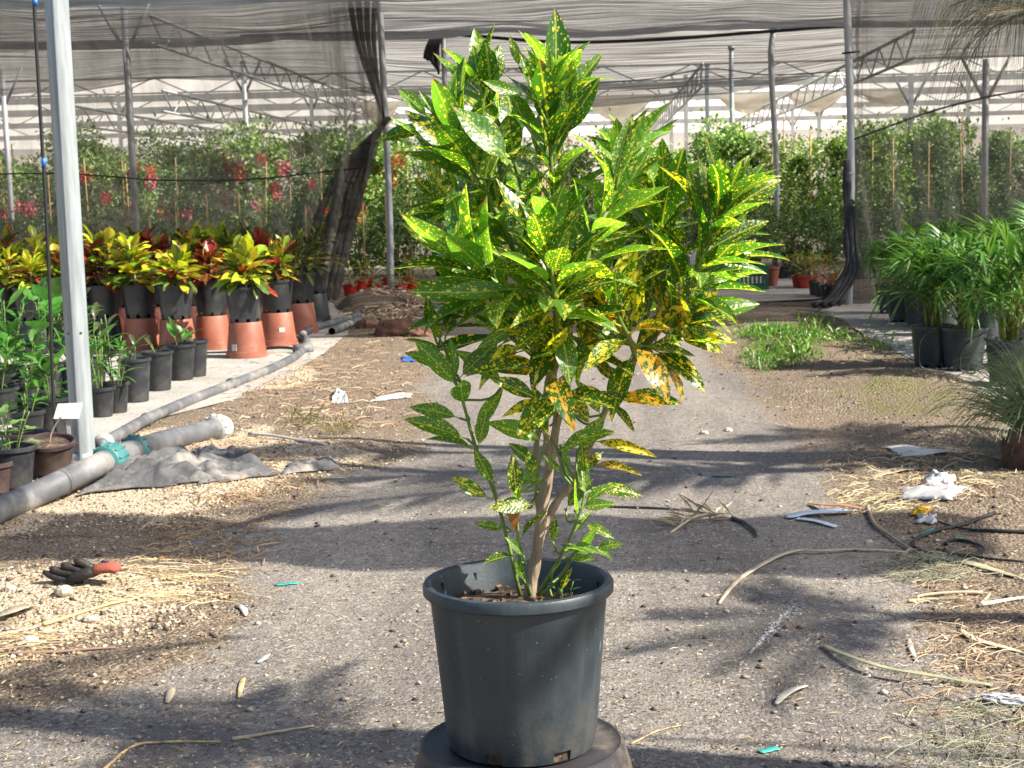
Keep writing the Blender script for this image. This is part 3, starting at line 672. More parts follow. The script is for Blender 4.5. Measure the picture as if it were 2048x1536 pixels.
# sagging cloth rolls under the gutters
M_CLOTH = simple('white_thermal_cloth', (.72, .68, .60), .8, .15, 2, transl=.35)
def swag(px0, px1, py, sag, d, label):
    a = P(px0, py, d); b = P(px1, py-(px1-px0)*.025, d); n = 20; V = []; Fc = []
    for i in range(n):
        t = i/(n-1); c0 = a.lerp(b, t); s = 4*t*(1-t)
        for j in range(6):
            f = j/5; V.append(c0+Vector((0, 0, -sag*s*f**.7))+FWD*(.25*math.sin(f*9+t*5)*s*.5))
    for i in range(n-1):
        for j in range(5): Fc.append((i*6+j, i*6+j+1, (i+1)*6+j+1, (i+1)*6+j))
    tag(MB().add(V, Fc).build('cloth_swag', M_CLOTH), label, 'cloth', 'sagging cloth under the gutters')
for a, b, y, s, lab in [(1165, 1310, 192, .85, 'pale cloth swag right of the croton top'), (1432, 1560, 190, .62, 'pale cloth swag left of the bent pole'), (1572, 1690, 188, .60, 'pale cloth swag against the wrapped pole'), (1720, 1830, 184, .5, 'pale cloth swag behind the right net'), (715, 800, 205, .7, 'pale cloth swag behind the gathered net')]:
    swag(a, b, y, s, 49.4, lab)
# ------------------------------------------------------------------ hedge of staked shrubs inside the nets
def shrub_mesh(name, n, hgt_, rad, cols, seed, leaf=.075, lump=.35, low=.12):
    g = np.random.default_rng(seed)
    nb = 16; bc = np.stack([(g.random(nb)-.5)*rad*1.25, (g.random(nb)-.5)*rad*1.25, low+hgt_*(.1+.85*g.random(nb))], 1); br = rad*(.35+.4*g.random(nb))
    bc[:3, 2] = hgt_*.9; br[:3] *= .55
    k = g.integers(0, nb, n); d = unit(g.normal(size=(n, 3))); rr = br[k]*(.55+.5*g.random(n)**.5)
    C = bc[k]+d*rr[:, None]; sp = g.random(n) < .05; C[sp] += d[sp]*.16+np.array([0, 0, .12])
    C[:, 2] = np.maximum(C[:, 2], .06)
    D = unit(d+g.normal(size=(n, 3))*.7+np.array([0, 0, .25])); Nn = unit(d*.6+g.normal(size=(n, 3))*.6+np.array([0, 0, .7]))
    cols = np.array(cols); ci = cols[g.integers(0, len(cols), n)]*(.65+.7*g.random((n, 1)))
    V, Fc, cc = leaf_cloud(C, D, Nn, leaf*(.6+.8*g.random(n)), leaf*.55*(.6+.8*g.random(n)), ci)
    return np_mesh(name, V, Fc, M_SHRUB, cc)
GRN = [(.13, .24, .045), (.20, .33, .07), (.07, .15, .03), (.30, .42, .12), (.42, .50, .25)]
DRK = [(.05, .12, .03), (.08, .17, .045), (.14, .24, .075), (.26, .34, .16)]
SHR = [shrub_mesh('crown', 3600, 2.15, .58, GRN, 100+i, leaf=.095) for i in range(4)]
SHD = [shrub_mesh('crown', 3200, 2.0, .58, DRK, 120+i, leaf=.085) for i in range(3)]
SHL = [shrub_mesh('crown', 1500, .75, .55, DRK+[(.10, .17, .06)], 140+i, leaf=.07, low=.05) for i in range(3)]
def flower_mesh(cols, seed, n=46, r=.11):
    g = np.random.default_rng(seed); d = unit(g.normal(size=(n, 3))); C = d*r*(g.random((n, 1))**.5)*np.array([1, 1, 1.3])
    V, Fc, cc = leaf_cloud(C, unit(d+g.normal(size=(n, 3))*.5), unit(g.normal(size=(n, 3))), .06*np.ones(n), .055*np.ones(n), np.array(cols)[g.integers(0, len(cols), n)])
    return np_mesh('flower_cluster', V, Fc, M_PETAL, cc)
FLW = {'pink': flower_mesh([(.75, .10, .22), (.85, .22, .35)], 1), 'red': flower_mesh([(.62, .012, .03), (.75, .03, .05)], 2), 'crimson': flower_mesh([(.45, .005, .02), (.65, .01, .03)], 3, 90, .2), 'violet': flower_mesh([(.22, .12, .5), (.3, .2, .55)], 4), 'palepink': flower_mesh([(.8, .55, .62), (.75, .45, .55)], 5)}
STAKE = MB().tube([(0, 0, 0), (0, 0, 1)], .016, 6).mesh('stake', M_BAMBOO)
STEM_SH = MB().tube([(0, 0, 0), (.03, .01, .3), (0, 0, .9)], [.025, .02, .012], 6).mesh('stem', M_BARK)
def lathe_pot(rt, rb, h, rim=.012, seg=36, th=.005, notches=0, soil_drop=.04, name='pot', mat=None, side=0):
    prof = [(rb-th, h-soil_drop-.02), (rt-th, h-.004), (rt+rim*.2, h), (rt+rim, h-.004), (rt+rim, h-rim*1.8), (rt+rim*.1, h-rim*2.0), (rt-.004, h*.82), (rt-.0005, h*.815), (rb+(rt-rb)*.1, h*.10), (rb, 0)]
    prof[0] = (rt-th-(rt-rb)*((soil_drop+.02)/h), h-soil_drop-.02)
    hol = (lambda i, k: i == 8 and notches and (k % (seg//notches)) in (0, 1)) if notches else None
    m = MB(); m.lathe(prof, seg, holes=hol)
    m.add([(0, 0, .003)]+[((rb-.001)*math.cos(2*math.pi*k/seg), (rb-.001)*math.sin(2*math.pi*k/seg), .003) for k in range(seg)], [(0, 1+(k+1) % seg, 1+k) for k in range(seg)])
    me = m.mesh(name, mat); me.set_sharp_from_angle(angle=R_(40)); return me
def soil_mesh(r, seed=0, name='soil', amp=.008):
    n = 14; V = [(0, 0, amp)]; Fc = []
    for i in range(1, 7):
        for k in range(n*2):
            a = math.pi*k/n; q = r*i/6; V.append((q*math.cos(a), q*math.sin(a), amp*2*nf(q*30*math.cos(a)+seed, q*30*math.sin(a), seed)+amp*(1-i/6)))
    s = n*2
    for k in range(s): Fc.append((0, 1+k, 1+(k+1) % s))
    for i in range(5):
        for k in range(s): Fc.append((1+i*s+k, 1+(i+1)*s+k, 1+(i+1)*s+(k+1) % s, 1+i*s+(k+1) % s))
    return MB().add(V, Fc).mesh(name, M_SOIL)
SPOT = lathe_pot(.16, .12, .26, seg=20, mat=M_POT2); SSOIL = soil_mesh(.15, 3)
def shrub(x, y, me, label, grp, sc=1.0, stake=None, flowers=()):
    p = RGT*x+FWD*y; root = empty('staked_shrub' if stake else 'potted_shrub', (p.x, p.y, 0), rnd.random()*6.28)
    link('pot', SPOT, root); link('stem', STEM_SH, root)
    link('crown', me, root, Matrix.Translation((0, 0, .18)) @ Matrix.Diagonal((sc*(.9+.25*rnd.random()), sc*(.9+.25*rnd.random()), sc, 1)))
    if stake:
        for q in range(rnd.choice((1, 1, 2))):
            sv = Matrix.Rotation(-root.rotation_euler.z, 3, 'Z') @ (RGT*.7*(rnd.random()-.5)-FWD*(.45+.2*rnd.random()))
            link('stake', STAKE, root, Matrix.Translation((sv.x, sv.y, 0)) @ Matrix.Rotation((rnd.random()-.5)*.1, 4, 'X') @ Matrix.Diagonal((1, 1, stake*(.85+.25*rnd.random()), 1)))
    inv = root.rotation_euler.z
    for fx, fz, kind in flowers:
        v = Matrix.Rotation(-inv, 3, 'Z') @ (RGT*fx-FWD*.45); fo = link('flower_cluster', FLW[kind], root, Matrix.Translation((v.x, v.y, fz)) @ Matrix.Rotation(rnd.random()*6, 4, 'Z') @ Matrix.Scale(.7+.6*rnd.random(), 4))
        fo['kind'] = 'stuff'
    tag(root, label, 'shrub', grp); return root
# right-hand hedge, seen through the opening and the right net
xs_ = np.arange(4.6, 13.5, .82)
for i, x in enumerate(xs_):
    shrub(x+.2*(rnd.random()-.5), 31.5+.8*rnd.random(), rnd.choice(SHR if x < 8.2 else SHR+SHD), f'glossy small-leaved hedge shrub right of the croton, {ORD[i]} from the left in the front row', 'front row of the right hedge', .80+.36*rnd.random(), 2.5)
for i, x in enumerate(np.arange(3.6, 15, .95)):
    shrub(x+.3*(rnd.random()-.5), 34.5+rnd.random(), rnd.choice(SHR), f'taller pale green shrub behind the right hedge, {ORD[i]} from the left', 'back row of the right hedge', .92+.36*rnd.random(), 2.75, [(.2, 2.2, 'pink')] if i in (2, 9) else ())
# centre and left: flowering shrubs behind the left net
for i, x in enumerate(np.arange(-13.2, -1.2, .9)):
    fl = [((rnd.random()-.5)*1.0, 1.1+1.25*rnd.random(), rnd.choice(['pink', 'pink', 'red', 'red'])) for _ in range(rnd.choice((2, 3, 4, 5)))]
    if i == 1: fl.append((-.1, 2.35, 'pink')); fl.append((.05, 2.2, 'pink'))
    if i > 11: fl = [(-.1, 2.05, 'crimson'), (.22, 2.2, 'crimson'), (.1, 1.8, 'red')] if i == 12 else []
    shrub(x+.3*(rnd.random()-.5), 32.5+1.2*rnd.random(), rnd.choice(SHR+SHD[:1]), f'pink and red flowering shrub behind the left net, {ORD[i]} from the left' if i < 12 else f'tall shrub between the left net and the croton, {ORD[i-12]} from the left', 'flowering shrubs behind the left net', .82+.36*rnd.random(), 2.3, fl)
for i, x in enumerate(np.arange(-14.5, 3.4, 1.02)):
    shrub(x+.3*(rnd.random()-.5), 36+1.5*rnd.random(), rnd.choice(SHR), f'pale back-row shrub behind the flowering ones, {ORD[i]} from the left', 'pale back row of shrubs', .95+.4*rnd.random(), 2.9)
for i, x in enumerate(np.arange(-10.5, -1.4, .85)):
    fl = [((rnd.random()-.5)*.8, .85, 'violet')] if i < 4 else []
    shrub(x+.2*(rnd.random()-.5), 28.2+.8*rnd.random(), rnd.choice(SHL), f'low dark bushy pot plant behind the left net, {ORD[i]} from the left', 'low dark plants behind the left net', 1.0+.25*rnd.random(), 1.5 if i > 3 else None, fl)
for i, x in enumerate(np.arange(-1.2, 5.0, .8)):
    shrub(x, 27.5+.8*rnd.random(), rnd.choice(SHL), f'low dark bush standing behind the croton, {ORD[i]} from the left', 'low dark bushes behind the croton', 1.0+.2*rnd.random())
for i, x in enumerate(np.arange(5.2, 11.5, .78)):
    shrub(x, 28.6+.7*rnd.random(), rnd.choice(SHL), f'low dark bush at the foot of the right hedge, {ORD[i]} from the left', 'low bushes at the foot of the right hedge', .85+.25*rnd.random())
for i, x in enumerate(np.arange(5.4, 9.5, .7)):
    shrub(x, 23.8+.5*rnd.random(), rnd.choice(SHL), f'knee-high dark plant just behind the right net, {ORD[i]} from the left', 'knee-high plants behind the right net', .55+.15*rnd.random())

# ------------------------------------------------------------------ leaf meshes
def leaf_mesh(name, width, curl, fold, wave, mat, petiole=.14, shape=1.0, n=9, twist=0.0, lobes=0, pt_r=.012):
    V = []; Fc = []
    for i in range(n+1):
        t = i/n; s = petiole+(1-petiole)*t
        w = width*.5*(math.sin(math.pi*t**shape)**.85)*(1-.25*t) if 0 < t < 1 else .002
        if lobes: w *= 1+.22*math.sin(t*lobes*6.28)
        a = curl*(s-petiole)*(1 if s > petiole else 0); r = 1.0
        yy = petiole+(1-petiole)*(math.sin(a)/curl*1.0 if abs(curl) > 1e-3 else (s-petiole))/(1-petiole) if s > petiole else s
        zz = -(1-math.cos(a))/curl if abs(curl) > 1e-3 else 0
        for j, u in enumerate((-1, -.5, 0, .5, 1)):
            wv = wave*.8*math.sin(t*11+u*2.0)*abs(u)
            tw = twist*t
            x = u*w*math.cos(fold*abs(u)**.8); z = abs(u)*w*math.sin(fold)+wv*(1 if 0 < t < 1 else 0)
            V.append((x*math.cos(tw)-z*math.sin(tw), yy, zz+z*math.cos(tw)+x*math.sin(tw)))
    for i in range(n):
        for j in range(4): Fc.append((i*5+j, i*5+j+1, (i+1)*5+j+1, (i+1)*5+j))
    m = MB().add(V, Fc); m.tube([(0, 0, 0), (0, petiole*.5, -.004), (0, petiole+.12, -.002)], [pt_r*1.2, pt_r, pt_r*.5], 5, False)
    return m.mesh(name, mat)
DUST = [leaf_mesh('leaf', w*1.08, c, f, wv, M_DUST, twist=tw, n=11, shape=sh) for w, c, f, wv, tw, sh in
        [(.34, .5, .35, .012, .2, .9), (.32, .9, .25, .016, -.3, .9), (.36, .25, .45, .010, .1, .95), (.30, 1.3, .30, .018, .5, .9), (.38, .6, .15, .02, -.2, .85), (.33, -.3, .35, .012, .3, .95), (.29, .7, .55, .014, -.5, .9), (.35, 1.1, .2, .012, .0, 1.0), (.31, .3, .7, .014, .25, .95)]]
CROT = [leaf_mesh('leaf', w, c, f, wv, M_CROT, n=8, shape=sh, lobes=lb, twist=tw) for w, c, f, wv, sh, lb, tw in
        [(.44, .6, .3, .03, 1.3, 0, .2), (.40, .9, .25, .04, 1.4, 1.2, -.2), (.48, .3, .35, .03, 1.5, 1.5, .1), (.38, 1.1, .4, .05, 1.2, 0, .4), (.20, .6, .3, .03, 1.1, 0, .2), (.18, .9, .3, .03, 1.0, 0, -.3)]]
M_GREENLEAF = simple('glossy_green_leaf', (.075, .22, .03), .3, .35, 5, transl=.3, objvar=True)
M_DARKLEAF = simple('dark_bronze_leaf', (.075, .055, .028), .35, .4, 5, transl=.2, objvar=True, c2=(.04, .09, .02))
M_IVY = simple('pale_ivy_leaf', (.16, .27, .09), .5, .3, 6, transl=.3, objvar=True)
GLOS = [leaf_mesh('leaf', w, c, .3, .012, M_GREENLEAF, n=7) for w, c in ((.40, .6), (.34, 1.0), (.46, .3))]
NARR = [leaf_mesh('leaf', w, c, .3, .008, M_GREENLEAF, n=7) for w, c in ((.20, .8), (.17, 1.3), (.22, .4))]
HEART = [leaf_mesh('leaf', .85, .4, .2, .02, M_GREENLEAF, n=7, petiole=.3, shape=.7), leaf_mesh('leaf', .8, .7, .15, .03, M_GREENLEAF, n=7, petiole=.3, shape=.7)]
BRON = [leaf_mesh('leaf', w, c, .4, .02, M_DARKLEAF, n=7) for w, c in ((.36, .8), (.30, 1.3))]
IVYL = [leaf_mesh('leaf', .7, .4, .2, .04, M_IVY, n=6, petiole=.3, shape=.7, lobes=1.6)]
STRAPL = [leaf_mesh('leaf', w, c, .35, .004, M_GREENLEAF, n=10, petiole=.05) for w, c in ((.055, 1.9), (.05, 1.4))]
def put_leaf(me, root, base, tip, normal, colr=None, wscale=1.0):
    m, L = orient(base, tip, normal)
    o = link('leaf', me, root, m @ Matrix.Diagonal((L*wscale, L, L, 1)))
    if colr: o.color = tuple(colr)+(1,)
    return o
# ------------------------------------------------------------------ nursery rows on the left
BPOT = lathe_pot(.170, .135, .325, notches=8, seg=48, mat=M_POT2); BSOIL = soil_mesh(.16, 5)
def inv_pot_mesh(rt, rb, h, mat, seg=40):
    prof = [(0, h-.012), (rb-.02, h-.012), (rb-.012, h-.001), (rb-.002, h), (rb+.003, h-.01), (rt-.006, h*.17), (rt+.004, h*.165), (rt+.007, .012), (rt+.009, 0), (rt-.002, 0), (rt-.01, h*.3)]
    me = MB().lathe(prof, seg).mesh('pot', mat); me.set_sharp_from_angle(angle=R_(35)); return me
TINV = inv_pot_mesh(.185, .148, .325, M_TERRA); DINV = inv_pot_mesh(.185, .148, .325, M_POT2)
STICKER = None
PAL = {'yellow': [(.50, .52, .03), (.40, .47, .03), (.56, .54, .05), (.26, .38, .03), (.24, .008, .022), (.06, .13, .02)], 'mixed': [(.42, .46, .03), (.20, .30, .025), (.22, .008, .02), (.50, .46, .03), (.14, .006, .014), (.05, .11, .02)],
       'red': [(.22, .008, .02), (.30, .012, .026), (.32, .03, .02), (.10, .005, .012), (.36, .36, .03), (.08, .10, .02)], 'dark': [(.035, .06, .02), (.06, .09, .02), (.12, .13, .02), (.05, .035, .015), (.22, .20, .03)]}
def croton(loc, pal, label, grp, narrow=False, nleaf=46, size=1.0, ry=0):
    root = empty('potted_croton', loc, rot=(.07*(rnd.random()-.5), .07*(rnd.random()-.5), rnd.random()*6.28)); size *= .85+.33*rnd.random(); link('pot', BPOT, root); link('soil', BSOIL, root, Matrix.Translation((0, 0, .285)))
    mb = MB(); tips = []
    for k in range(rnd.choice((3, 4))):
        a = rnd.random()*6.28; r = .05+.06*rnd.random(); h = (.16+.22*rnd.random())*size
        e = Vector((math.cos(a)*r, math.sin(a)*r, .28+h)); mb.tube(smooth_path([(e.x*.3, e.y*.3, .27), (e.x*.8, e.y*.8, .28+h*.6), e], 6), [.012, .01, .01, .009, .008, .006], 6); tips.append((Vector((e.x*.3, e.y*.3, .33)), e))
    mb.build('stem', M_BARK, root)
    cols = PAL[pal]
    for i in range(nleaf):
        b, e = tips[i % len(tips)]; f = ((i//len(tips))+.5)/(nleaf/len(tips)); f = .1+.9*f; base = b.lerp(e, f)
        a = i*2.4+rnd.random()*.5; el = -.15+1.5*f**1.2+.4*(rnd.random()-.5); L = (.19+.12*rnd.random())*size*(1.1-.25*f)*(1.15 if narrow else 1)
        d = Vector((math.cos(a)*math.cos(el), math.sin(a)*math.cos(el), math.sin(el)))
        ci = min(len(cols)-1, int(rnd.random()**(.45+1.6*f)*len(cols)))
        c_ = [max(.004, q*(.75+.5*rnd.random())) for q in cols[ci]]
        put_leaf(rnd.choice(CROT[4:] if narrow else CROT[:4]), root, base, base+d*L, Vector((0, 0, 1))-d*.3+Vector(((rnd.random()-.5)*.7, (rnd.random()-.5)*.7, 0)), c_, 1.0)
    tag(root, label, 'potted plant', grp); return root
def stand(loc, mat, label):
    o = link('upturned_pot', TINV if mat == 't' else DINV); o.location = loc; o.rotation_euler.z = rnd.random()*6; tag(o, label, 'flower pot', 'upturned pots under the crotons'); return o
HUE = {'yellow': 'bright yellow croton', 'mixed': 'multicoloured croton', 'red': 'dark red croton', 'dark': 'narrow-leaved dark croton'}
ROWS = [('front row', [(10, 705, 'yellow', 'd'), (72, 708, 'yellow', 'd'), (143, 706, 'mixed', 'd'), (212, 702, 'mixed', 'd'), (285, 704, 'yellow', 't'), (356, 708, 'yellow', 't'), (427, 699, 'red', 't'), (494, 716, 'yellow', 't'), (557, 692, 'mixed', 't'), (602, 668, 'dark', 't'), (630, 644, 'dark', 'd')]),
        ('second row', [(36, 676, 'mixed', 'd'), (104, 678, 'yellow', 'd'), (178, 674, 'red', 'd'), (246, 676, 'yellow', 't'), (315, 675, 'red', 't'), (386, 674, 'mixed', 't'), (455, 672, 'mixed', 't'), (524, 670, 'red', 't')]),
        ('back row', [(12, 648, 'mixed', 'd'), (66, 650, 'dark', 'd'), (122, 648, 'mixed', 'd'), (236, 648, 'dark', 'd'), (292, 647, 'dark', 'd'), (350, 646, 'dark', 'd'), (404, 645, 'mixed', 'd'), (500, 640, 'dark', 'd'), (560, 636, 'dark', 'd')])]
for rn, lst in ROWS:
    for i, (px, py, pal, bs) in enumerate(lst):
        p = OG(px, py); p.z = .018
        st = stand(p, bs, f"upturned {'terracotta' if bs == 't' else 'black'} pot under the {ORD[i]} croton from the left in the {rn}")
        if (px, rn) in ((494, 'front row'), (557, 'front row')):
            rz = Matrix.Rotation(-st.rotation_euler.z, 3, 'Z'); d = (CAMP-p); d.z = 0; d.normalize(); s = RGT*(-.10 if px == 494 else .02)
            v = rz @ (d*.176+s); nrm = rz @ d
            if px == 494: v = rz @ ((d*.15-RGT*.10).normalized()*.1835); nrm = v.normalized()
            if px == 557: v = rz @ ((d*.15+RGT*.04).normalized()*.168); nrm = v.normalized()
            q = v.to_track_quat('Z', 'Y') if False else Vector((nrm.x, nrm.y, 0)).to_track_quat('Z', 'Y')
            MB().box((0, 0, 0), (.05, .06, .004) if px == 494 else (.06, .045, .004)).build('sticker', M_WHITEP, st, False).matrix_basis = Matrix.Translation((v.x, v.y, .10 if px == 494 else .16)) @ q.to_matrix().to_4x4()
        tl = {'front row': 'standing on an upturned pot', 'second row': 'partly hidden by the front row', 'back row': 'close to the net'}[rn]
        croton((p.x, p.y, p.z+.326), pal, f'{HUE[pal]} in a black pot, {ORD[i]} from the left in the {rn}', 'crotons standing on upturned pots', pal == 'dark', 66 if pal == 'dark' else (80 if rn == 'front row' else 60), 1.0 if rn == 'front row' else 1.08)

# black pots near the thin pipe
def pot_thing(name, px, py, r, h, label, mat=M_POT2, tilt=(0, 0), grp=None, drop=.03, rb=.8, soil=True, z=None):
    p = OG(px, py); root = empty(name, (p.x, p.y, (p.z if z is None else z)+.016), rot=(tilt[0], tilt[1], 0))
    link('pot', lathe_pot(r, r*rb, h, seg=32, mat=mat, soil_drop=drop), root)
    if soil: link('soil', soil_mesh(r*.95, int(px)), root, Matrix.Translation((0, 0, h-drop)))
    tag(root, label, 'potted plant', grp); return root
def sprig(root, meshes, n, z0, spread, h, lr, el0=.2, el1=1.2, colr=None, droop=0, stems=3, sr=.004):
    mb = MB(); tips = []
    for k in range(stems):
        a = rnd.random()*6.28; r = spread*(.3+.7*rnd.random()); hh = h*(.6+.4*rnd.random()); e = Vector((math.cos(a)*r, math.sin(a)*r, z0+hh)); b = Vector((e.x*.25, e.y*.25, z0-.02))
        mb.tube(smooth_path([b, b.lerp(e, .5)+Vector((0, 0, .1*hh)), e], 7), sr, 5); tips.append((b, e))
    mb.build('stem', M_STEM, root)
    for i in range(n):
        b, e = rnd.choice(tips); f = .15+.85*rnd.random(); base = b.lerp(e, f)+Vector((0, 0, .1*h*math.sin(f*3.1))); a = i*2.4; el = el0+(el1-el0)*f+.4*(rnd.random()-.5); L = lr[0]+(lr[1]-lr[0])*rnd.random()
        d = Vector((math.cos(a)*math.cos(el), math.sin(a)*math.cos(el), math.sin(el))); put_leaf(rnd.choice(meshes), root, base, base+d*L, Vector((0, 0, 1))-d*.2+Vector(((rnd.random()-.5)*.6, (rnd.random()-.5)*.6, 0)))
GN = 'black pots along the thin pipe'
for px, py, r, h, ms, n, lab in [(273, 806, .112, .315, BRON, 5, 'black pot nearest the post in the diagonal line, with bronze sprouts'), (318, 783, .115, .30, BRON, 3, 'second black pot of the diagonal line, with one dry sprout'), (363, 762, .118, .29, BRON+GLOS[:1], 7, 'third black pot of the diagonal line, soil-stained, with curled leaves'), (392, 755, .105, .30, BRON, 3, 'last black pot of the diagonal line, nearest the terracotta pots')]:
    r_ = pot_thing('potted_sprout', px, py, r, h, lab, grp=GN); sprig(r_, ms, n, h-.03, .06, .12, (.13, .20), .5, 1.3, stems=2)
for px, py, r, h, lab in [(205, 836, .088, .20, 'small black pot with narrow green leaves right behind the steel post'), (234, 828, .088, .21, 'small black pot with lily-like leaves touching the line of larger pots')]:
    r_ = pot_thing('potted_lily', px, py, r, h, lab, grp='small pots behind the steel post'); sprig(r_, NARR, 34, h-.03, .13, .40, (.13, .22), -.1, .9, stems=5)
    sprig(r_, BRON, 4, h, .1, .5, (.13, .2), .5, 1.2, stems=2)
GL = 'leafy pots left of the steel post'
for px, py, r, h, ms, n, sp, hh, lr, lab in [
    (105, 874, .135, .24, GLOS, 44, .15, .26, (.12, .19), 'pot of bright glossy green leaves right behind the white tag'),
    (58, 890, .10, .2, GLOS, 18, .10, .2, (.10, .15), 'small black pot with few leaves behind the ivy pot'),
    (60, 838, .13, .24, GLOS+HEART, 46, .18, .42, (.13, .20), 'pot of round dark green leaves under the hanging cable'),
    (0, 850, .13, .24, GLOS, 46, .2, .42, (.12, .2), 'dense green leafy pot at the left edge beside the ivy'),
    (20, 800, .13, .24, NARR+STRAPL, 50, .2, .55, (.2, .32), 'pot of arching grassy leaves at the left edge'),
    (95, 795, .13, .24, STRAPL+HEART, 34, .18, .5, (.2, .36), 'pot of grassy and heart-shaped leaves left of the post'),
    (150, 790, .12, .24, NARR+BRON, 32, .15, .5, (.14, .24), 'pot of narrow bronze-tinged leaves hidden behind the post'),
    (185, 780, .12, .24, NARR+BRON, 34, .16, .42, (.14, .24), 'pot of narrow leaves peeking out right of the post'),
    (-60, 820, .14, .24, GLOS+NARR, 40, .2, .5, (.14, .22), 'leafy pot cut by the left picture edge')]:
    r_ = pot_thing('leafy_pot_plant', px, py, r, h, lab, grp=GL); sprig(r_, ms, n, h-.03, sp, hh, lr, -.1, 1.0, stems=6)
# near left pots: ivy pot, tilted brown pot, cut pot
r_ = pot_thing('ivy_pot', 28, 978, .112, .205, 'grey pot with pale ivy at the left edge behind the big pipe', grp=GL, drop=.03); sprig(r_, IVYL, 26, .18, .12, .22, (.07, .12), -.2, .8, stems=6, sr=.003)
r_ = pot_thing('empty_brown_pot', 103, 946, .125, .165, 'tilted brown pot of bare soil left of the white tag', M_BROWNPOT, (.16, .05), drop=.025, rb=.78)
MB().tube(smooth_path([(.0, .0, .13), (.01, .01, .2), (.05, .02, .27), (.07, .02, .29)], 8), .004, 5).build('stem', M_DRYLEAF, r_)
r_ = pot_thing('empty_brown_pot', -6, 990, .075, .15, 'small brown pot cut by the left edge above the big pipe', M_BROWNPOT)
r_ = pot_thing('empty_brown_pot', 58, 925, .12, .16, 'brown pot rim showing between the ivy pot and tilted pot', M_BROWNPOT)

# near steel post, hanging cable, tag
pb = OG(168, 918); root = empty('steel_post', (pb.x, pb.y, 0), YAW+R_(43))
def sq_post(z0, z1, s):
    m = MB(); c = s*.12; ring = []
    for sx, sy in ((1, 1), (-1, 1), (-1, -1), (1, -1)):
        pts = [(sx*s, sy*(s-c)), (sx*(s-c), sy*s)]; ring += pts if sx*sy > 0 else pts[::-1]
    n = len(ring); V = [(x, y, z) for z in np.linspace(z0, z1, 14) for x, y in ring]
    return m.add(V, [(i*n+k, i*n+(k+1) % n, (i+1)*n+(k+1) % n, (i+1)*n+k) for i in range(13) for k in range(n)])
sq_post(-.1, 4.9, .05).build('shaft', simple('post_galvanised', (.30, .335, .355), .42, .3, 3, metal=.25, stretch=(9, 9, .8), dirt=((.42, .44, .45), .35), bump=.04), root)
for q in (0, 1):
    a = (Vector((-1, 0, 0)), Vector((0, -1, 0)))[q]; MB().tube([a*.048+Vector((0, 0, .74)), a*.0512+Vector((0, 0, .74))], .008, 8).build('bolt_hole', M_BLACK, root)
MB().tube([Vector((0, 0, 0)), Vector((0, 0, .06))], .085, 4).build('base_collar', M_GALV, root)
tag(root, 'near square galvanised post standing left beside the white tag', 'post')
DPC = dist_of(pb)-.12
pts = [P(x, y, DPC) for x, y in [(66, -60), (70, 40), (82, 250), (92, 420), (100, 600), (105, 760), (109, 830), (116, 868), (132, 882)]]
root = empty('hanging_cable', pts[-1]); off = pts[-1]
MB().tube([p-off for p in smooth_path(pts, 40)], .010, 7).build('cable', M_BLACK, root)
for px, py, py2 in ((70, -2, 10), (87.5, 316, 334)): MB().tube([P(px, py, DPC)-off, P(px+.6, py2, DPC)-off], .0135, 8).build('clip', M_BLUE, root)
tag(root, 'black cable with blue clips hanging down beside the near post', 'cable')
DT = dist_of(OG(150, 932))
root = empty('plant_tag', OG(147, 932)); o0 = Vector(root.location)
def quad3(a, b, c, d, th): 
    n = (b-a).cross(d-a).normalized()*th; return MB().add([a, b, c, d, a+n, b+n, c+n, d+n], [(0, 1, 2, 3), (7, 6, 5, 4), (0, 4, 5, 1), (1, 5, 6, 2), (2, 6, 7, 3), (3, 7, 4, 0)])
quad3(*(P(x, y, d)-o0 for x, y, d in ((107, 838, DT-.02), (158, 838, DT-.02), (166, 806, DT+.05), (116, 808, DT+.05))), .003).build('card', simple('weathered_card', (.50, .49, .48), .5, .06, 5, dirt=((.55, .48, .44), .5)), root, False)
quad3(*(P(x, y, DT-.005)-o0 for x, y in ((143, 936), (149, 936), (139, 836), (131, 836))), .004).build('stake', M_WHITEP, root, False)
tag(root, 'blank white plant tag on a stake in front of the near post', 'plant tag')

# pipes
def pipe_pts(lst, r): return [OG(x, y)+Vector((0, 0, r)) for x, y in lst]
pp = pipe_pts([(-160, 1120), (0, 1046), (70, 1015), (140, 982), (235, 938), (330, 903), (445, 875)], .062); o0 = pp[2].copy(); o0.z = 0
root = empty('irrigation_pipe', o0); sp = [p-o0 for p in smooth_path(pp, 60)]
for p in sp: p.z = max(p.z, .055)
MB().tube(sp, .062, 20).build('pipe', M_PIPE, root)
def on_path(sp, px):
    return min(range(len(sp)), key=lambda i: abs(proj(sp[i]+o0)[0]-px))
def proj(p):
    v = RM.transposed() @ (Vector(p)-CAMP); return 1024+F*v.x/-v.z, 768-F*v.y/-v.z
def collar(px, ln, rr, mat, name, ribs=True):
    i = on_path(sp, px); a, b = sp[max(0, i-1)], sp[min(len(sp)-1, i+1)]; d = (b-a).normalized(); c = sp[i]; mb = MB()
    mb.tube([c-d*ln/2, c-d*ln/2+d*.012, c, c+d*ln/2-d*.012, c+d*ln/2], [rr*.93, rr, rr*1.02, rr, rr*.93], 20)
    if ribs:
        for k in range(12):
            a_ = k*math.pi/6; u = d.orthogonal().normalized(); w = d.cross(u); v = (u*math.cos(a_)+w*math.sin(a_))*rr*1.03
            mb.tube([c+v-d*ln*.42, c+v+d*ln*.42], .006, 4)
    mb.build(name, mat, root)
collar(222, .12, .083, M_TEAL, 'coupling'); collar(268, .05, .083, M_TEAL, 'coupling'); collar(130, .03, .066, M_PIPE, 'joint', False)
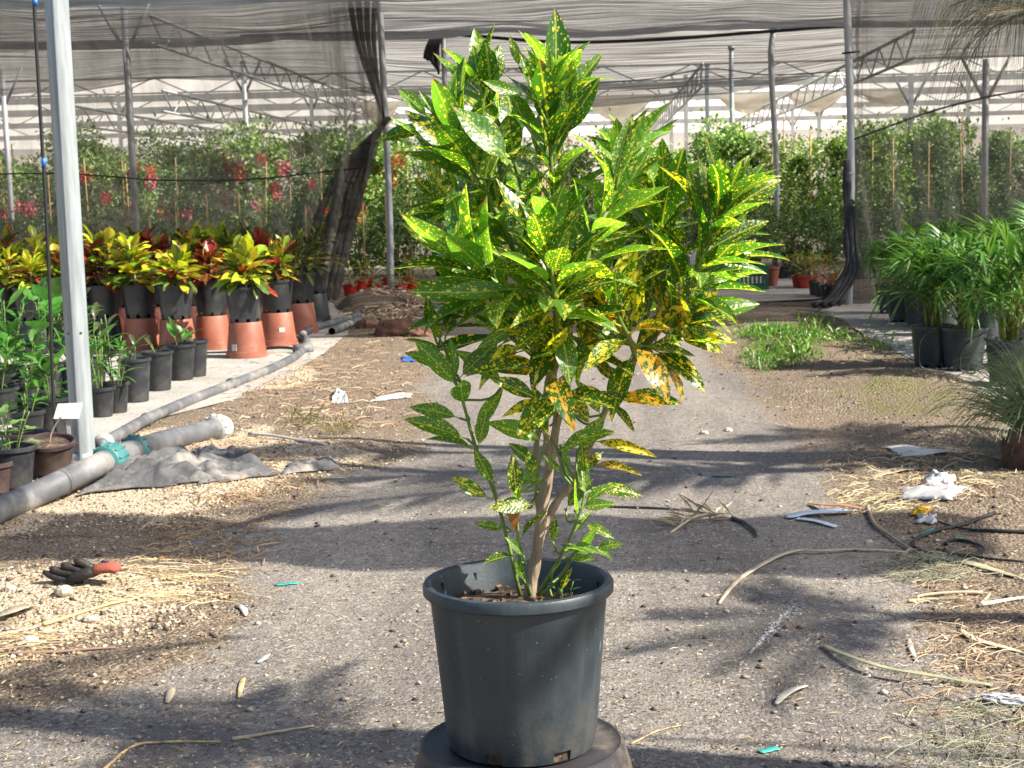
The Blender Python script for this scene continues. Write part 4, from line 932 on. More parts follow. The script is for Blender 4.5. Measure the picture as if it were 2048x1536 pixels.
collar(436, .05, .085, M_WHITEP, 'flange'); collar(446, .05, .074, M_WHITEP, 'flange', False)
tag(root, 'thick grey pipe with two teal couplings and a white end, lower left', 'pipe')
pp = pipe_pts([(200, 905), (260, 870), (300, 848), (380, 812), (460, 780), (540, 748), (590, 722), (612, 700), (612, 686)], .04); o0 = pp[0].copy(); o0.z = 0
pp += [OG(606, 680)+Vector((0, 0, .06)), OG(632, 664)+Vector((0, 0, .05)), OG(680, 650)+Vector((0, 0, .05)), OG(718, 638)+Vector((0, 0, .05))]
root = empty('irrigation_pipe', o0); sp = [p-o0 for p in smooth_path(pp, 90)]; MB().tube(sp, .037, 14).build('pipe', M_PIPE, root)
collar(458, .06, .05, M_PIPE, 'clamp', False); collar(296, .04, .045, M_PIPE, 'joint', False); collar(208, .05, .06, M_WHITEP, 'end_fitting', False)
i = on_path(sp, 606); MB().tube([sp[i]-Vector((.06, .05, 0)), sp[i]+Vector((.06, .07, .01))], .055, 12).build('elbow', M_PIPE, root)
MB().tube(smooth_path([sp[i], sp[i]+Vector((-.25, .05, .02)), sp[i]+Vector((-.7, .1, -.02)), sp[i]+Vector((-1.3, .1, -.03))], 20), .014, 6).build('feed_tube', M_BLACK, root)
tag(root, 'thinner grey pipe bending round the terracotta pots', 'pipe')
pp = [OG(664, 672)+Vector((0, 0, .05)), OG(722, 648)+Vector((0, 0, .06))]
o = MB().tube(pp, .04, 14, cap=False).build('pipe_offcut', M_PIPE); MB().tube(pp, .034, 14, cap=False).build('bore', M_BLACK, o); tag(o, 'short grey pipe offcut lying by the soil heap', 'pipe')
pp = smooth_path([OG(500, 872)+Vector((0, 0, .015)), OG(550, 878)+Vector((0, 0, .02)), OG(610, 886)+Vector((0, 0, .012)), OG(650, 892)+Vector((0, 0, .01))], 14)
tag(MB().tube(pp, [.022-.0008*i for i in range(14)], 8, flat=.45).build('plastic_tube', M_WHITEP), 'flattened white tube lying on the sand right of the pipe end', 'tube')
# rumpled black cloth on the sand
M_GEO = simple('dusty_black_cloth', (.10, .10, .105), .9, .4, 6, bump=.5, bscale=50, dirt=((.42, .38, .32), .75))
def rag(name, corners, nu, nv, amp, label, seed, mat=M_GEO, freq=(5, 16)):
    c = [OG(*q) for q in corners]; V = []
    for j in range(nv):
        for i in range(nu):
            u, v = i/(nu-1), j/(nv-1); p = c[0].lerp(c[1], u).lerp(c[3].lerp(c[2], u), v); ed = min(u, 1-u, v, 1-v)
            p += Vector((.05*nf(u*6, v*6, seed+1), .05*nf(u*6, v*6, seed+2), 0)); p.z = hz(p.x, p.y)+.008+amp*max(0, .3+nf(u*freq[0], v*freq[1], seed))*min(1, ed*7+.12); V.append(p)
    Fc = [(j*nu+i, j*nu+i+1, (j+1)*nu+i+1, (j+1)*nu+i) for j in range(nv-1) for i in range(nu-1)]
    o = MB().add(V, Fc).build(name, mat); tag(o, label, 'cloth'); md = o.modifiers.new('th', 'SOLIDIFY'); md.thickness = .003; return o
rag('ground_cloth_scrap', [(160, 992), (425, 962), (390, 918), (235, 945)], 70, 50, .12, 'rumpled dusty black cloth draped in front of the teal couplings', 5)
rag('ground_cloth_scrap', [(395, 965), (560, 950), (470, 905), (385, 900)], 36, 24, .09, 'torn black cloth scrap on the pale sand right of the rumpled one', 9)
rag('ground_cloth_scrap', [(560, 955), (680, 940), (660, 918), (575, 935)], 26, 18, .07, 'small dark cloth scrap trailing on the sand near the path', 13)
# ------------------------------------------------------------------ strap-leaved palms on the right
def frond_mesh(seed, n=16, L=.62, arch=1.2, ll=(.24, .40)):
    g = random.Random(seed); V = []; Fc = []; cc = []; m = MB()
    def at(t):
        a = arch*t; return Vector((0, L*math.sin(a)/arch if arch else L*t, L*(.55*t+.45*math.sin(t*1.5))-.42*L*t**3))
    path = [at(i/8) for i in range(9)]; m.tube(path, [.009-.0007*i for i in range(9)], 5); m.c = [(.22, .28, .06)]*len(m.v)
    for k in range(n):
        t = .30+.70*k/(n-1); b = at(t); tn = (at(min(1, t+.03))-at(t-.03)).normalized(); s = -1 if k % 2 else 1
        if k == n-1: side = tn
        else:
            ang = 1.05-.55*t+.2*(g.random()-.5); side = (tn*math.cos(ang)+Vector((s, 0, 0))*math.sin(ang)+Vector((0, 0, .25))).normalized()
        LL = ll[0]+(ll[1]-ll[0])*g.random()*(1.1-.4*abs(t-.6)); w = .011+.007*g.random(); q = 6; pts = []
        nrm = side.cross(Vector((0, 0, 1)));
        nrm = nrm.normalized() if nrm.length > .05 else Vector((1, 0, 0))
        c0 = [(.045, .13, .022), (.07, .18, .03), (.12, .25, .05), (.03, .095, .017), (.17, .27, .08)][g.randrange(5)]; dr = .06+.16*g.random()
        vs = []
        for i in range(q):
            f = i/(q-1); p = b+side*LL*f+Vector((0, 0, -dr*f*f*LL*2)); ww = w*(math.sin(math.pi*min(1, .12+.88*f)**.8)+.02)
            vs += [p-nrm*ww+Vector((0, 0, ww*.4)), p, p+nrm*ww+Vector((0, 0, ww*.4))]
        m.add(vs, [(i*3+j, i*3+j+1, i*3+j+4, i*3+j+3) for i in range(q-1) for j in range(2)], c0)
    return m.mesh('frond', M_FROND)
FROND = [frond_mesh(200+i, 17+2*(i % 3), .58+.08*(i % 3), .9+.3*(i % 4)) for i in range(6)]
SHEATH = MB().tube([(0, 0, 0), (.005, 0, .12), (0, .005, .28)], [.014, .012, .008], 6).mesh('cane', simple('palm_cane', (.24, .24, .05), .5, .35, 9))
RPOT = lathe_pot(.168, .138, .33, seg=44, mat=M_POT, notches=8); RSOIL = soil_mesh(.16, 8)
GR = 'strap-leaved palms in black pots'
for px, py, nfr, sc, lab in [(1866, 735, 22, 1.0, 'strap-leaved palm in a black pot, nearest the path on the left of the pair'), (1927, 742, 24, 1.05, 'strap-leaved palm in the full-width black pot with visible canes'), (2020, 772, 26, 1.08, 'frontmost strap-leaved palm at the right edge'),
                             (1806, 645, 22, .95, 'palm whose dark pots stand farthest back near the net, left one'), (1842, 655, 22, 1.0, 'palm second from the back along the mat'), (1885, 672, 24, 1.05, 'palm in the middle of the row behind the pair'), (1782, 628, 18, .85, 'small palm at the far end of the row by the net'),
                             (1965, 690, 26, 1.12, 'tall palm behind the full-width pot'), (2035, 705, 26, 1.2, 'tall palm behind the frontmost one at the right edge'), (2000, 655, 26, 1.2, 'tallest palm crown reaching the right edge'), (2090, 735, 26, 1.2, 'palm cut by the right edge beside the needle tuft'), (2075, 660, 26, 1.2, 'tall palm at the back cut by the right edge'), (1925, 645, 24, 1.05, 'palm at the back behind the tall crowns')]:
    p = OG(px, py); root = empty('potted_palm', (p.x, p.y, .018), rnd.random()*6); link('pot', RPOT, root); link('soil', RSOIL, root, Matrix.Translation((0, 0, .285)))
    for k in range(9): link('cane', SHEATH, root, Matrix.Translation((.11*(rnd.random()-.5), .11*(rnd.random()-.5), .27)) @ Matrix.Rotation((rnd.random()-.5)*.3, 4, 'X') @ Matrix.Scale(sc, 4))
    for k in range(nfr):
        a = k*2.4+rnd.random()*.4; f = (k+3)/(nfr+3)
        link('frond', rnd.choice(FROND), root, Matrix.Translation((.04*math.cos(a), .04*math.sin(a), .33+.12*f*sc)) @ Matrix.Rotation(a, 4, 'Z') @ Matrix.Rotation(-.25+.85*f+.25*(rnd.random()-.5), 4, 'X') @ Matrix.Scale(sc*(.54+.28*rnd.random()), 4))
    tag(root, lab, 'potted palm', GR)
# drip tubes on the palm pots
for pts, lab in [([(1868, 655), (1842, 680), (1838, 720), (1850, 738), (1905, 736)], 'thin black drip tube looping off the left palm pot'), ([(1990, 655), (1930, 690), (1920, 735), (1935, 757), (1950, 748), (1945, 730), (1985, 738)], 'thin black drip tube looped before the full-width pot')]:
    q = [P(x, y, dist_of(G(1905, 750))-.1) for x, y in pts]; 
    for v in q: v.z = max(v.z, .03)
    tag(MB().tube(smooth_path(q, 40), .007, 5).build('drip_tube', M_BLACK), lab, 'tube')

# fine needle-leaved tree drooping in at the right edge, and the tuft below
M_NEEDLE = attr_leaf('needle_leaf', .6, .2)
def strands(name, n, fn, cols, w, label, cat, parent=None, seg=7):
    V = []; Fc = []; cc = []
    for k in range(n):
        pts, wd = fn(k); pts = smooth_path(pts, seg); c_ = np.array(cols[rnd.randrange(len(cols))])*(.6+.7*rnd.random()); o = len(V)
        for i, p in enumerate(pts):
            f = i/(seg-1); d = (pts[min(seg-1, i+1)]-pts[max(0, i-1)]); s = d.cross(FWD); s = s.normalized() if s.length > 1e-5 else RGT; s = (s+FWD*(rnd.random()-.5)).normalized()*wd*(1-.75*f)
            V += [p-s, p+s]; cc += [c_, c_]
        Fc += [(o+2*i, o+2*i+1, o+2*i+3, o+2*i+2) for i in range(seg-1)]
    me = np_mesh(name, np.array([tuple(v) for v in V]), np.array(Fc), M_NEEDLE, np.array(cc)); return link(name, me, parent)
NDC = [(.06, .08, .05), (.09, .10, .06), (.14, .13, .08), (.05, .06, .04), (.26, .2, .12)]
tb = G(2310, 930); NT0 = Vector((tb.x, tb.y, 0)); dN = dist_of(tb)
root = empty('needle_tree', NT0)
MB().tube(smooth_path([(0, 0, -.1), (.05, 0, 1.2), (-.03, .02, 2.6), (0, 0, 4.2)], 16), [.11-.004*i for i in range(16)], 12).build('trunk', simple('fibrous_trunk', (.20, .09, .05), .9, .5, 14, bump=1, bscale=25), root)
heads = [P(2068, 20, dN-.1)-NT0, P(2105, -40, dN+.2)-NT0, P(2060, -60, dN)-NT0]
mb = MB()
for h_ in heads: mb.tube(smooth_path([(0, 0, 2.5), h_*.5+Vector((0, 0, 1.5)), h_], 10), [.035-.003*i for i in range(10)], 6)
mb.build('limb', MATS['fibrous_trunk'], root)
def nd(k):
    h_ = heads[k % 3]; a = rnd.random()*6.28; el = rnd.random()*1.4-.5; L = .26+.24*rnd.random()
    d = RGT*math.cos(a)*math.cos(el)+FWD*math.sin(a)*math.cos(el)+Vector((0, 0, math.sin(el))); d += RGT*-.35
    return [h_, h_+d*L*.55, h_+d*L*.85+Vector((0, 0, -.14*L/.4)), h_+d*L*1.0+Vector((0, 0, -.40*L/.4))], .0022
strands('needle_foliage', 420, nd, NDC, .002, '', '', root)
tag(root, 'needle-leaved tree drooping into the top right corner', 'tree')
tb2 = OG(2085, 905); root = empty('needle_tuft', tb2); h2 = Vector((0, 0, .12))
def nd2(k):
    a = rnd.random()*6.28; el = .25+1.2*rnd.random(); L = .40+.35*rnd.random(); d = RGT*math.cos(a)*math.cos(el)+FWD*math.sin(a)*math.cos(el)+Vector((0, 0, math.sin(el)))
    return [h2*rnd.random(), h2+d*L*.5, h2+d*L*.8+Vector((0, 0, -.06)), h2+d*L*1.0+Vector((0, 0, -.2))], .0028
strands('foliage', 900, nd2, [(.14, .22, .09), (.20, .27, .12), (.10, .17, .08), (.26, .29, .17)], .003, '', '', root)
tag(root, 'grey-green tuft of fine grassy needles at the right edge', 'plant')
tb3 = OG(2050, 935); root = empty('root_stump', tb3); V = []; ns = 22
MB().lathe([(.13, -.03), (.125, .02), (.11, .06), (.115, .10), (.10, .14), (.085, .165), (.05, .16), (.001, .15)], ns).build('stump', simple('red_brown_root', (.11, .055, .035), .95, .5, 12, bump=1.0, bscale=30), root)
for v in root.children[0].data.vertices: v.co *= 1+.8*nf(v.co.x*22, v.co.y*22+v.co.z*30, 3); 
tag(root, 'reddish brown root stump at the right edge below the grassy needles', 'stump')

# crate, terracotta pot, white sack, small red and black pots
M_CRATE = simple('green_crate_plastic', (.018, .10, .055), .45, .2, 8)
p = OG(1505, 580); root = empty('plastic_crate', (p.x, p.y, .018), YAW+R_(-8)); w, dp, h = .44, .33, .34
for s, nm in ((-1, 'front'), (1, 'back')):
    mb = MB(); y = s*dp/2
    for z0, z1 in ((0, .07), (.27, .34)): mb.box((0, y, (z0+z1)/2), (w, .018, z1-z0))
    for x in (-.20, -.15, .15, .20): mb.box((x, y, .17), (.035, .0176, .2))
    for x in (-.09, -.03, .03, .09): mb.box((x, y, .13), (.03, .0172, .12))
    mb.box((0, y, .195), (.30, .0168, .02)); mb.build('side', M_CRATE, root, False)
for s in (-1, 1):
    mb = MB(); x = s*w/2
    for z0, z1 in ((0, .07), (.27, .34)): mb.box((x, 0, (z0+z1)/2), (.018, dp-.02, z1-z0))
    for y in (-.13, -.065, 0, .065, .13): mb.box((x, y, .17), (.0176, .03, .2))
    mb.build('end', M_CRATE, root, False)
MB().box((0, 0, .01), (w-.02, dp-.02, .016)).build('floor', M_CRATE, root, False); tag(root, 'dark green slotted plastic crate standing on the mat', 'crate')
p = OG(1543, 573); o = link('terracotta_pot', lathe_pot(.115, .085, .27, seg=28, mat=M_TERRA)); o.location = (p.x, p.y, .018); tag(o, 'slim terracotta pot beside the green crate', 'flower pot')
p = OG(1425, 577); root = empty('white_sack', (p.x, p.y, .018)); n = 28; V = []; Fc = []
prof = [(.02, 0), (.26, .0), (.30, .08), (.31, .22), (.29, .36), (.24, .46), (.14, .54), (.03, .57)]
for i, (r, z) in enumerate(prof):
    for k in range(n):
        a = 2*math.pi*k/n; q = r*(1+.28*nf(math.cos(a)*2+i*.4, math.sin(a)*2, 5)); V.append((q*1.25*math.cos(a), q*.8*math.sin(a), z*(1+.1*math.sin(a*3))))
Fc = [(i*n+k, i*n+(k+1) % n, (i+1)*n+(k+1) % n, (i+1)*n+k) for i in range(7) for k in range(n)]
MB().add(V, Fc).build('bag', simple('woven_white_sack', (.74, .75, .77), .6, .1, 4, bump=.4, bscale=12), root)
MB().add([Vector(V[i*n+k])*1.012 for i in range(3, 7) for k in range(19, 26)], [(i*7+k, i*7+k+1, (i+1)*7+k+1, (i+1)*7+k) for i in range(3) for k in range(6)]).build('blue_print', simple('blue_print', (.12, .45, .68), .6, .3, 3, dirt=((.7, .75, .8), .6)), root)
tag(root, 'slumped white sack with blue print behind the croton leaves, left of the crate', 'sack')
RP = lathe_pot(.105, .08, .17, seg=24, mat=M_REDPOT); BP = lathe_pot(.10, .08, .20, seg=24, mat=M_POT2); LS = soil_mesh(.09, 12)
def small(px, py, red, label, grp, n=20, pal='dark', hh=.3):
    p = OG(px, py); root = empty('small_potted_croton', (p.x, p.y, .018), rnd.random()*6); link('pot', RP if red else BP, root); link('soil', LS, root, Matrix.Translation((0, 0, .14)))
    MB().tube([(0, 0, .13), (.01, 0, .2+hh*.5)], .008, 5).build('stem', M_BARK, root)
    for i in range(n):
        f = i/n; a = i*2.4; el = .1+1.1*f; L = .16+.14*rnd.random(); d = Vector((math.cos(a)*math.cos(el), math.sin(a)*math.cos(el), math.sin(el))); b = Vector((0, 0, .17+hh*.5*f)); c_ = rnd.choice([(.20, .26, .04), (.30, .32, .06), (.12, .2, .03), (.36, .24, .05), (.08, .13, .02)])
        put_leaf(rnd.choice(CROT[4:]), root, b, b+d*L, Vector((0, 0, 1))-d*.3, c_)
    tag(root, label, 'potted plant', grp)
for i, (px, py) in enumerate([(700, 592), (722, 586), (748, 590), (800, 594), (822, 588), (848, 585), (735, 576), (815, 575), (775, 580)]):
    small(px, py, True, f'small green croton in a red pot between net and big croton, {ORD[i]} in the clump', 'small crotons in red pots, left clump', hh=.36)
for i, (px, py) in enumerate([(1598, 576), (1612, 578), (1628, 577), (1644, 574), (1660, 572)]):
    small(px, py, True, f'small green croton in a red pot near the wrapped pole, {ORD[i]} from the left', 'small crotons in red pots, right clump', hh=.36)
for i, (px, py) in enumerate([(1632, 592), (1644, 599), (1657, 605), (1672, 606), (1684, 596)]):
    small(px, py, False, f'small black pot at the foot of the wrapped pole, {ORD[i]} from the left', 'small black pots by the wrapped pole', n=8, hh=.2)
for i, px in enumerate((1562, 1574, 1586, 1598, 1610)):
    small(px, 558-i*.5, False, f'small dark pot in the far line right of the terracotta pot, {ORD[i]} from the left', 'far line of dark pots', n=7, hh=.2)
root = empty('flowering_stem', OG(1668, 600)); a0 = Vector(root.location); dS = dist_of(a0)
st = [P(x, y, dS)-a0 for x, y in ((1668, 590), (1672, 555), (1664, 520))]; MB().tube(smooth_path(st, 10), .012, 6).build('stem', M_STEM, root)
for x, y in ((1645, 540), (1648, 565), (1652, 552), (1643, 556)):
    link('flower_cluster', FLW['palepink'], root, Matrix.Translation(P(x, y, dS-.05)-a0) @ Matrix.Scale(.5, 4))['kind'] = 'stuff'
tag(root, 'pale pink flower stem leaning beside the wrapped pole', 'flower')

# weeds and grass: uncountable
def weeds(name, poly, n, hr, cols, label, w=.008, broad=.3):
    c_ = np.array(poly); x0, y0 = c_.min(0); x1, y1 = c_.max(0); x = x0+(x1-x0)*nrg.random(n); y = y0+(y1-y0)*nrg.random(n); sd = poly_sd(x, y, poly)+1.1*(fbm(x*2.6, y*2.6, 5)-.5); k = nrg.random(n) < np.clip(sd*3.0, 0, 1); x, y = x[k], y[k]; m = len(x)
    a = nrg.random(m)*6.28; el = .25+1.1*nrg.random(m); D = np.stack([np.cos(a)*np.cos(el), np.sin(a)*np.cos(el), np.sin(el)], 1); L = hr[0]+(hr[1]-hr[0])*nrg.random(m)**1.6
    z = hgt(x, y)+.10*nrg.random(m)*L/hr[1]; Wd = np.where(nrg.random(m) < broad, .022, w)
    V, Fc, cc = leaf_cloud(np.stack([x, y, z], 1), D, np.stack([nrg.normal(size=m)*.5, nrg.normal(size=m)*.5, np.ones(m)], 1), L, Wd, np.array(cols)[nrg.integers(0, len(cols), m)]*(.7+.6*nrg.random((m, 1))))
    tag(link(name, np_mesh(name, V, Fc, M_SHRUB, cc)), label, 'weeds', kind='stuff')
WG = [(.10, .25, .035), (.16, .33, .05), (.06, .15, .025), (.22, .36, .08), (.28, .27, .10)]
weeds('weed_patch', gpoly([(1455, 700), (1490, 672), (1560, 668), (1640, 676), (1700, 690), (1690, 720), (1640, 740), (1540, 742), (1470, 728)]), 13000, (.02, .10), WG, 'bright green weed patch on the right side of the path', .006, .35)
weeds('weed_tuft', gpoly([(1590, 655), (1630, 640), (1660, 650), (1640, 668)]), 700, (.04, .14), WG, 'small weed tuft above the bright weed patch')
weeds('weed_tuft', gpoly([(1735, 705), (1770, 690), (1820, 695), (1800, 712)]), 900, (.04, .16), WG, 'small weed tuft at the edge of the palm mat')
weeds('dry_grass', gpoly([(560, 845), (640, 850), (720, 872), (700, 880), (600, 868)]), 1500, (.03, .10), [(.12, .15, .04), (.2, .2, .07), (.3, .25, .1)], 'flattened olive grass on the left verge', .005, .0)
# ------------------------------------------------------------------ the speckled croton in its pot, on an upturned pot
PC = P(1036, 1157, 2.95); PB = P(1041, 1482, 2.95)
zt, zb = PC.z, PB.z; pot_h = zt-zb; PX, PY = PC.x, PC.y
ip = empty('upturned_black_pot', (PX, PY, 0), R_(20)); M_OLD = simple('scuffed_black_pot', (.038, .036, .04), .5, .35, 7, bump=.06, dirt=((.34, .27, .19), .7))
hI = zb-.004; rI = .206
prof = [(.001, hI-.004), (.07, hI-.004), (.08, hI), (rI-.030, hI), (rI-.016, hI+.001), (rI-.010, hI+.006), (rI-.004, hI+.004), (rI, hI-.012), (rI+.012, hI-.05), (rI+.045, .05), (rI+.06, .045), (rI+.062, .0), (rI+.05, .0)]
seg = 96
me = MB().lathe(prof, seg, holes=lambda i, k: i == 7 and (k % 24) in (2, 3, 4)).mesh('pot', M_OLD); me.set_sharp_from_angle(angle=R_(40)); link('pot', me, ip)
MB().lathe([(rI-.02, hI-.006), (rI-.012, hI-.06)], 48).build('inner_wall', M_BLACK, ip)
tag(ip, 'scuffed black upturned pot carrying the big speckled croton', 'flower pot')
root = empty('potted_speckled_croton', (PX, PY, zb)); O3 = Vector((PX, PY, zb)); rt, rb = .174, .146
prof = [(.150, pot_h-.075), (rt-.004, pot_h-.004), (rt+.002, pot_h), (rt+.010, pot_h-.002), (rt+.0135, pot_h-.008), (rt+.013, pot_h-.022), (rt+.010, pot_h-.025), (rt+.002, pot_h-.026), (rt-.001, pot_h-.034), (rb+.004, .035), (rb+.001, .022), (rb-.003, .001), (rb-.012, .0)]
seg = 144
HO = {20, 21, 22, 23, 56, 57, 58, 59, 60, 96, 97, 98, 99, 130, 131, 132}
dcam = math.atan2(-PY, -PX); kc = int(round((dcam % (2*math.pi))/(2*math.pi)*seg))
HO = {(kc+q) % seg for q in (-11, -10, -9, -8, -7, 10, 11, 12, 13, 14, 15, 38, 39, 40, 41, -44, -43, -42, -41, 70, 71, 72, 73)}
me = MB().lathe(prof, seg, holes=lambda i, k: i in (9, 10) and k in HO and i == 10).mesh('pot', M_POTMAIN); me.set_sharp_from_angle(angle=R_(40)); pot_o = link('pot', me, root)
for k in range(10):
    a = math.pi*2*k/10+.3; d = Vector((math.cos(a), math.sin(a), 0)); MB().box(d*(rt-.010)+Vector((0, 0, pot_h-.055)), (.006, .004, .07), Matrix.Rotation(a, 3, 'Z')).build('rib', M_POT, pot_o, False)
soil = soil_mesh(.155, 21, amp=.010); link('soil', soil, root, Matrix.Translation((0, 0, pot_h-.062)))
MB().lathe([(rb-.006, .002), (rb-.005, .05)], 60).build('root_ball', M_SOIL, root)
cr = MB()
for k in range(60):
    a = rnd.random()*6.28; r = .15*math.sqrt(rnd.random()); cr.box((r*math.cos(a), r*math.sin(a), pot_h-.056+.006*rnd.random()), (.012*rnd.random()+.003, .008*rnd.random()+.003, .006), Matrix.Rotation(rnd.random()*6, 3, 'Z') @ Matrix.Rotation(rnd.random(), 3, 'X'))
b_ = cr.build('bark_mulch', simple('bark_mulch', (.17, .10, .06), .9, .6, 60), root, False); b_['kind'] = 'stuff'
D0 = 2.95
def L3(px, py, dd=0.0): return P(px, py, D0+dd)-O3
zs = pot_h-.06
trunks = [([(1058, 1200, 0), (1068, 1140, 0), (1080, 1060, -.01), (1095, 960, -.01), (1108, 880, 0), (1122, 800, .01), (1136, 745, .01)], .0118, .0075, 'trunk'),
          ([(1078, 1075, 0), (1110, 1010, .02), (1150, 955, .03), (1190, 870, .03), (1225, 790, .03), (1272, 715, .02)], .0078, .0065, 'trunk'),
          ([(1082, 1050, .0), (1074, 980, .03), (1072, 900, .05), (1085, 820, .06), (1100, 740, .08)], .0072, .0055, 'trunk'),
          ([(1098, 940, -.02), (1092, 860, -.04), (1100, 790, -.05), (1120, 700, -.06)], .0065, .0055, 'trunk')]
for pts, r0, r1, nm in trunks:
    q = smooth_path([L3(*p) for p in pts], 26); MB().tube(q, [r0+(r1-r0)*i/25+.0012*math.sin(i*1.7) for i in range(26)], 12).build(nm, M_BARK, root)
BR = [  # green branches: points, number of leaves, leaf length range, start fraction, style
 ([(1136, 745, .01), (1128, 640, .03), (1118, 500, .04), (1104, 360, .02), (1100, 250, 0), (1104, 180, 0)], 48, (.10, .155), .2, 'g'),
 ([(1120, 700, -.06), (1150, 610, -.12), (1185, 480, -.12), (1225, 400, -.09), (1245, 320, -.06)], 30, (.10, .15), .2, 'g'),
 ([(1272, 715, .02), (1335, 640, .0), (1385, 555, -.02), (1425, 465, -.03), (1450, 410, -.03)], 34, (.11, .16), .2, 'g'),
 ([(1100, 740, .08), (1050, 560, .04), (990, 420, 0), (940, 330, -.02), (900, 265, -.02)], 34, (.11, .16), .25, 'g'),
 ([(1120, 700, -.06), (1050, 610, -.10), (985, 560, -.12), (930, 520, -.12)], 24, (.11, .16), .2, 'g'),
 ([(1110, 720, .0), (1112, 640, -.14), (1105, 560, -.19), (1095, 480, -.20)], 34, (.10, .15), .2, 'g'),
 ([(1272, 715, .02), (1300, 600, .08), (1320, 490, .10), (1330, 400, .10)], 30, (.11, .16), .2, 'g'),
 ([(1100, 740, .08), (1080, 600, .16), (1060, 460, .18), (1030, 330, .15), (990, 230, .10), (965, 185, .08)], 25, (.10, .15), .25, 'g'),
 ([(1136, 745, .01), (1190, 620, .10), (1220, 500, .16), (1240, 390, .16), (1270, 320, .14)], 30, (.10, .15), .2, 'g'),
 ([(1272, 715, .02), (1310, 690, -.02), (1345, 670, -.03), (1365, 655, -.03)], 14, (.10, .14), .1, 'y'),
 ([(1272, 715, .02), (1260, 680, -.08), (1240, 640, -.12), (1225, 590, -.13)], 18, (.10, .14), .1, 'y'),
 ([(1122, 800, .0), (1110, 760, -.08), (1080, 720, -.13), (1060, 690, -.15)], 16, (.10, .145), .1, 'y'),
 ([(1136, 745, .01), (1150, 720, .0), (1165, 690, -.02), (1175, 650, -.04)], 16, (.10, .14), .1, 'y'),
 ([(1050, 560, .04), (1000, 500, .06), (950, 450, .06), (905, 425, .05)], 18, (.11, .15), .25, 'g'),
 ([(1100, 740, .08), (1030, 680, .05), (970, 640, .03), (920, 620, .02)], 18, (.11, .15), .2, 'g'),
 ([(1272, 715, .02), (1340, 620, .08), (1400, 560, .10), (1450, 520, .10)], 19, (.11, .15), .2, 'g'),
 ([(1040, 1190, -.02), (1015, 1080, -.03), (990, 990, -.05), (950, 890, -.06), (925, 800, -.07), (908, 755, -.07), (892, 705, -.04), (880, 678, 0)], 5, (.07, .10), .35, 'l'),
 ([(1060, 1190, -.03), (1040, 1120, -.05), (1035, 1050, -.06), (1030, 985, -.06)], 5, (.05, .08), .3, 'g'),
 ([(1075, 1190, -.04), (1120, 1115, -.06), (1155, 1040, -.07), (1170, 985, -.07)], 5, (.06, .09), .3, 'l'),
 ([(1085, 1190, -.05), (1130, 1140, -.07), (1150, 1105, -.08), (1185, 1095, -.08)], 3, (.05, .07), .4, 'l')]
def leaf_col(st, f):
    b = .11+.78*rnd.random()
    if st == 'y': return (.30+.5*rnd.random(), .12*rnd.random(), b if rnd.random() > .2 else .95)
    if st == 'l': return (.05+.2*rnd.random(), .25+.4*rnd.random(), b)
    return (.05+.45*rnd.random()**1.5, .9*rnd.random()**1.9 + (.35*rnd.random() if f > .85 else 0), b)
LV = []; BPTS = []
for bi, (pts, n, lr, s0, st) in enumerate(BR):
    q = smooth_path([L3(*p) for p in pts], 22); thin = bi >= 16
    BPTS += q
    MB().tube(q, [(.0042 if thin else .0062)*(1-.5*i/21) for i in range(22)], 8).build('branch', M_STEM, root)
    for i in range(n):
        f = s0+(1-s0)*(i+.5)/n; k = f*21; i0 = int(min(20, k)); p = q[i0].lerp(q[i0+1], k-i0); ax = (q[min(21, i0+2)]-q[max(0, i0-1)]).normalized()
        a = i*2.399+bi*1.3+.4*(rnd.random()-.5); u = ax.orthogonal().normalized(); w = ax.cross(u); out = u*math.cos(a)+w*math.sin(a)
        ang = (1.15-.68*f)+.35*(rnd.random()-.5); d = ax*math.cos(ang)+out*math.sin(ang); d.z += .18 if f > .55 else -.10; d.normalize()
        L = (lr[0]+(lr[1]-lr[0])*rnd.random())*1.08*(1-.2*(f > .93)); nrm = ax*.8-d*.2+Vector((0, 0, .5))+RGT*.35*(rnd.random()-.3)-FWD*.25*rnd.random()+Vector(((rnd.random()-.5), (rnd.random()-.5), 0))*.5
        mm, LL = orient(p, p+d*L*1.08, nrm); LV.append((rnd.randrange(len(DUST)), mm @ Matrix.Diagonal((LL, LL, LL, 1)), leaf_col(st, f), False))
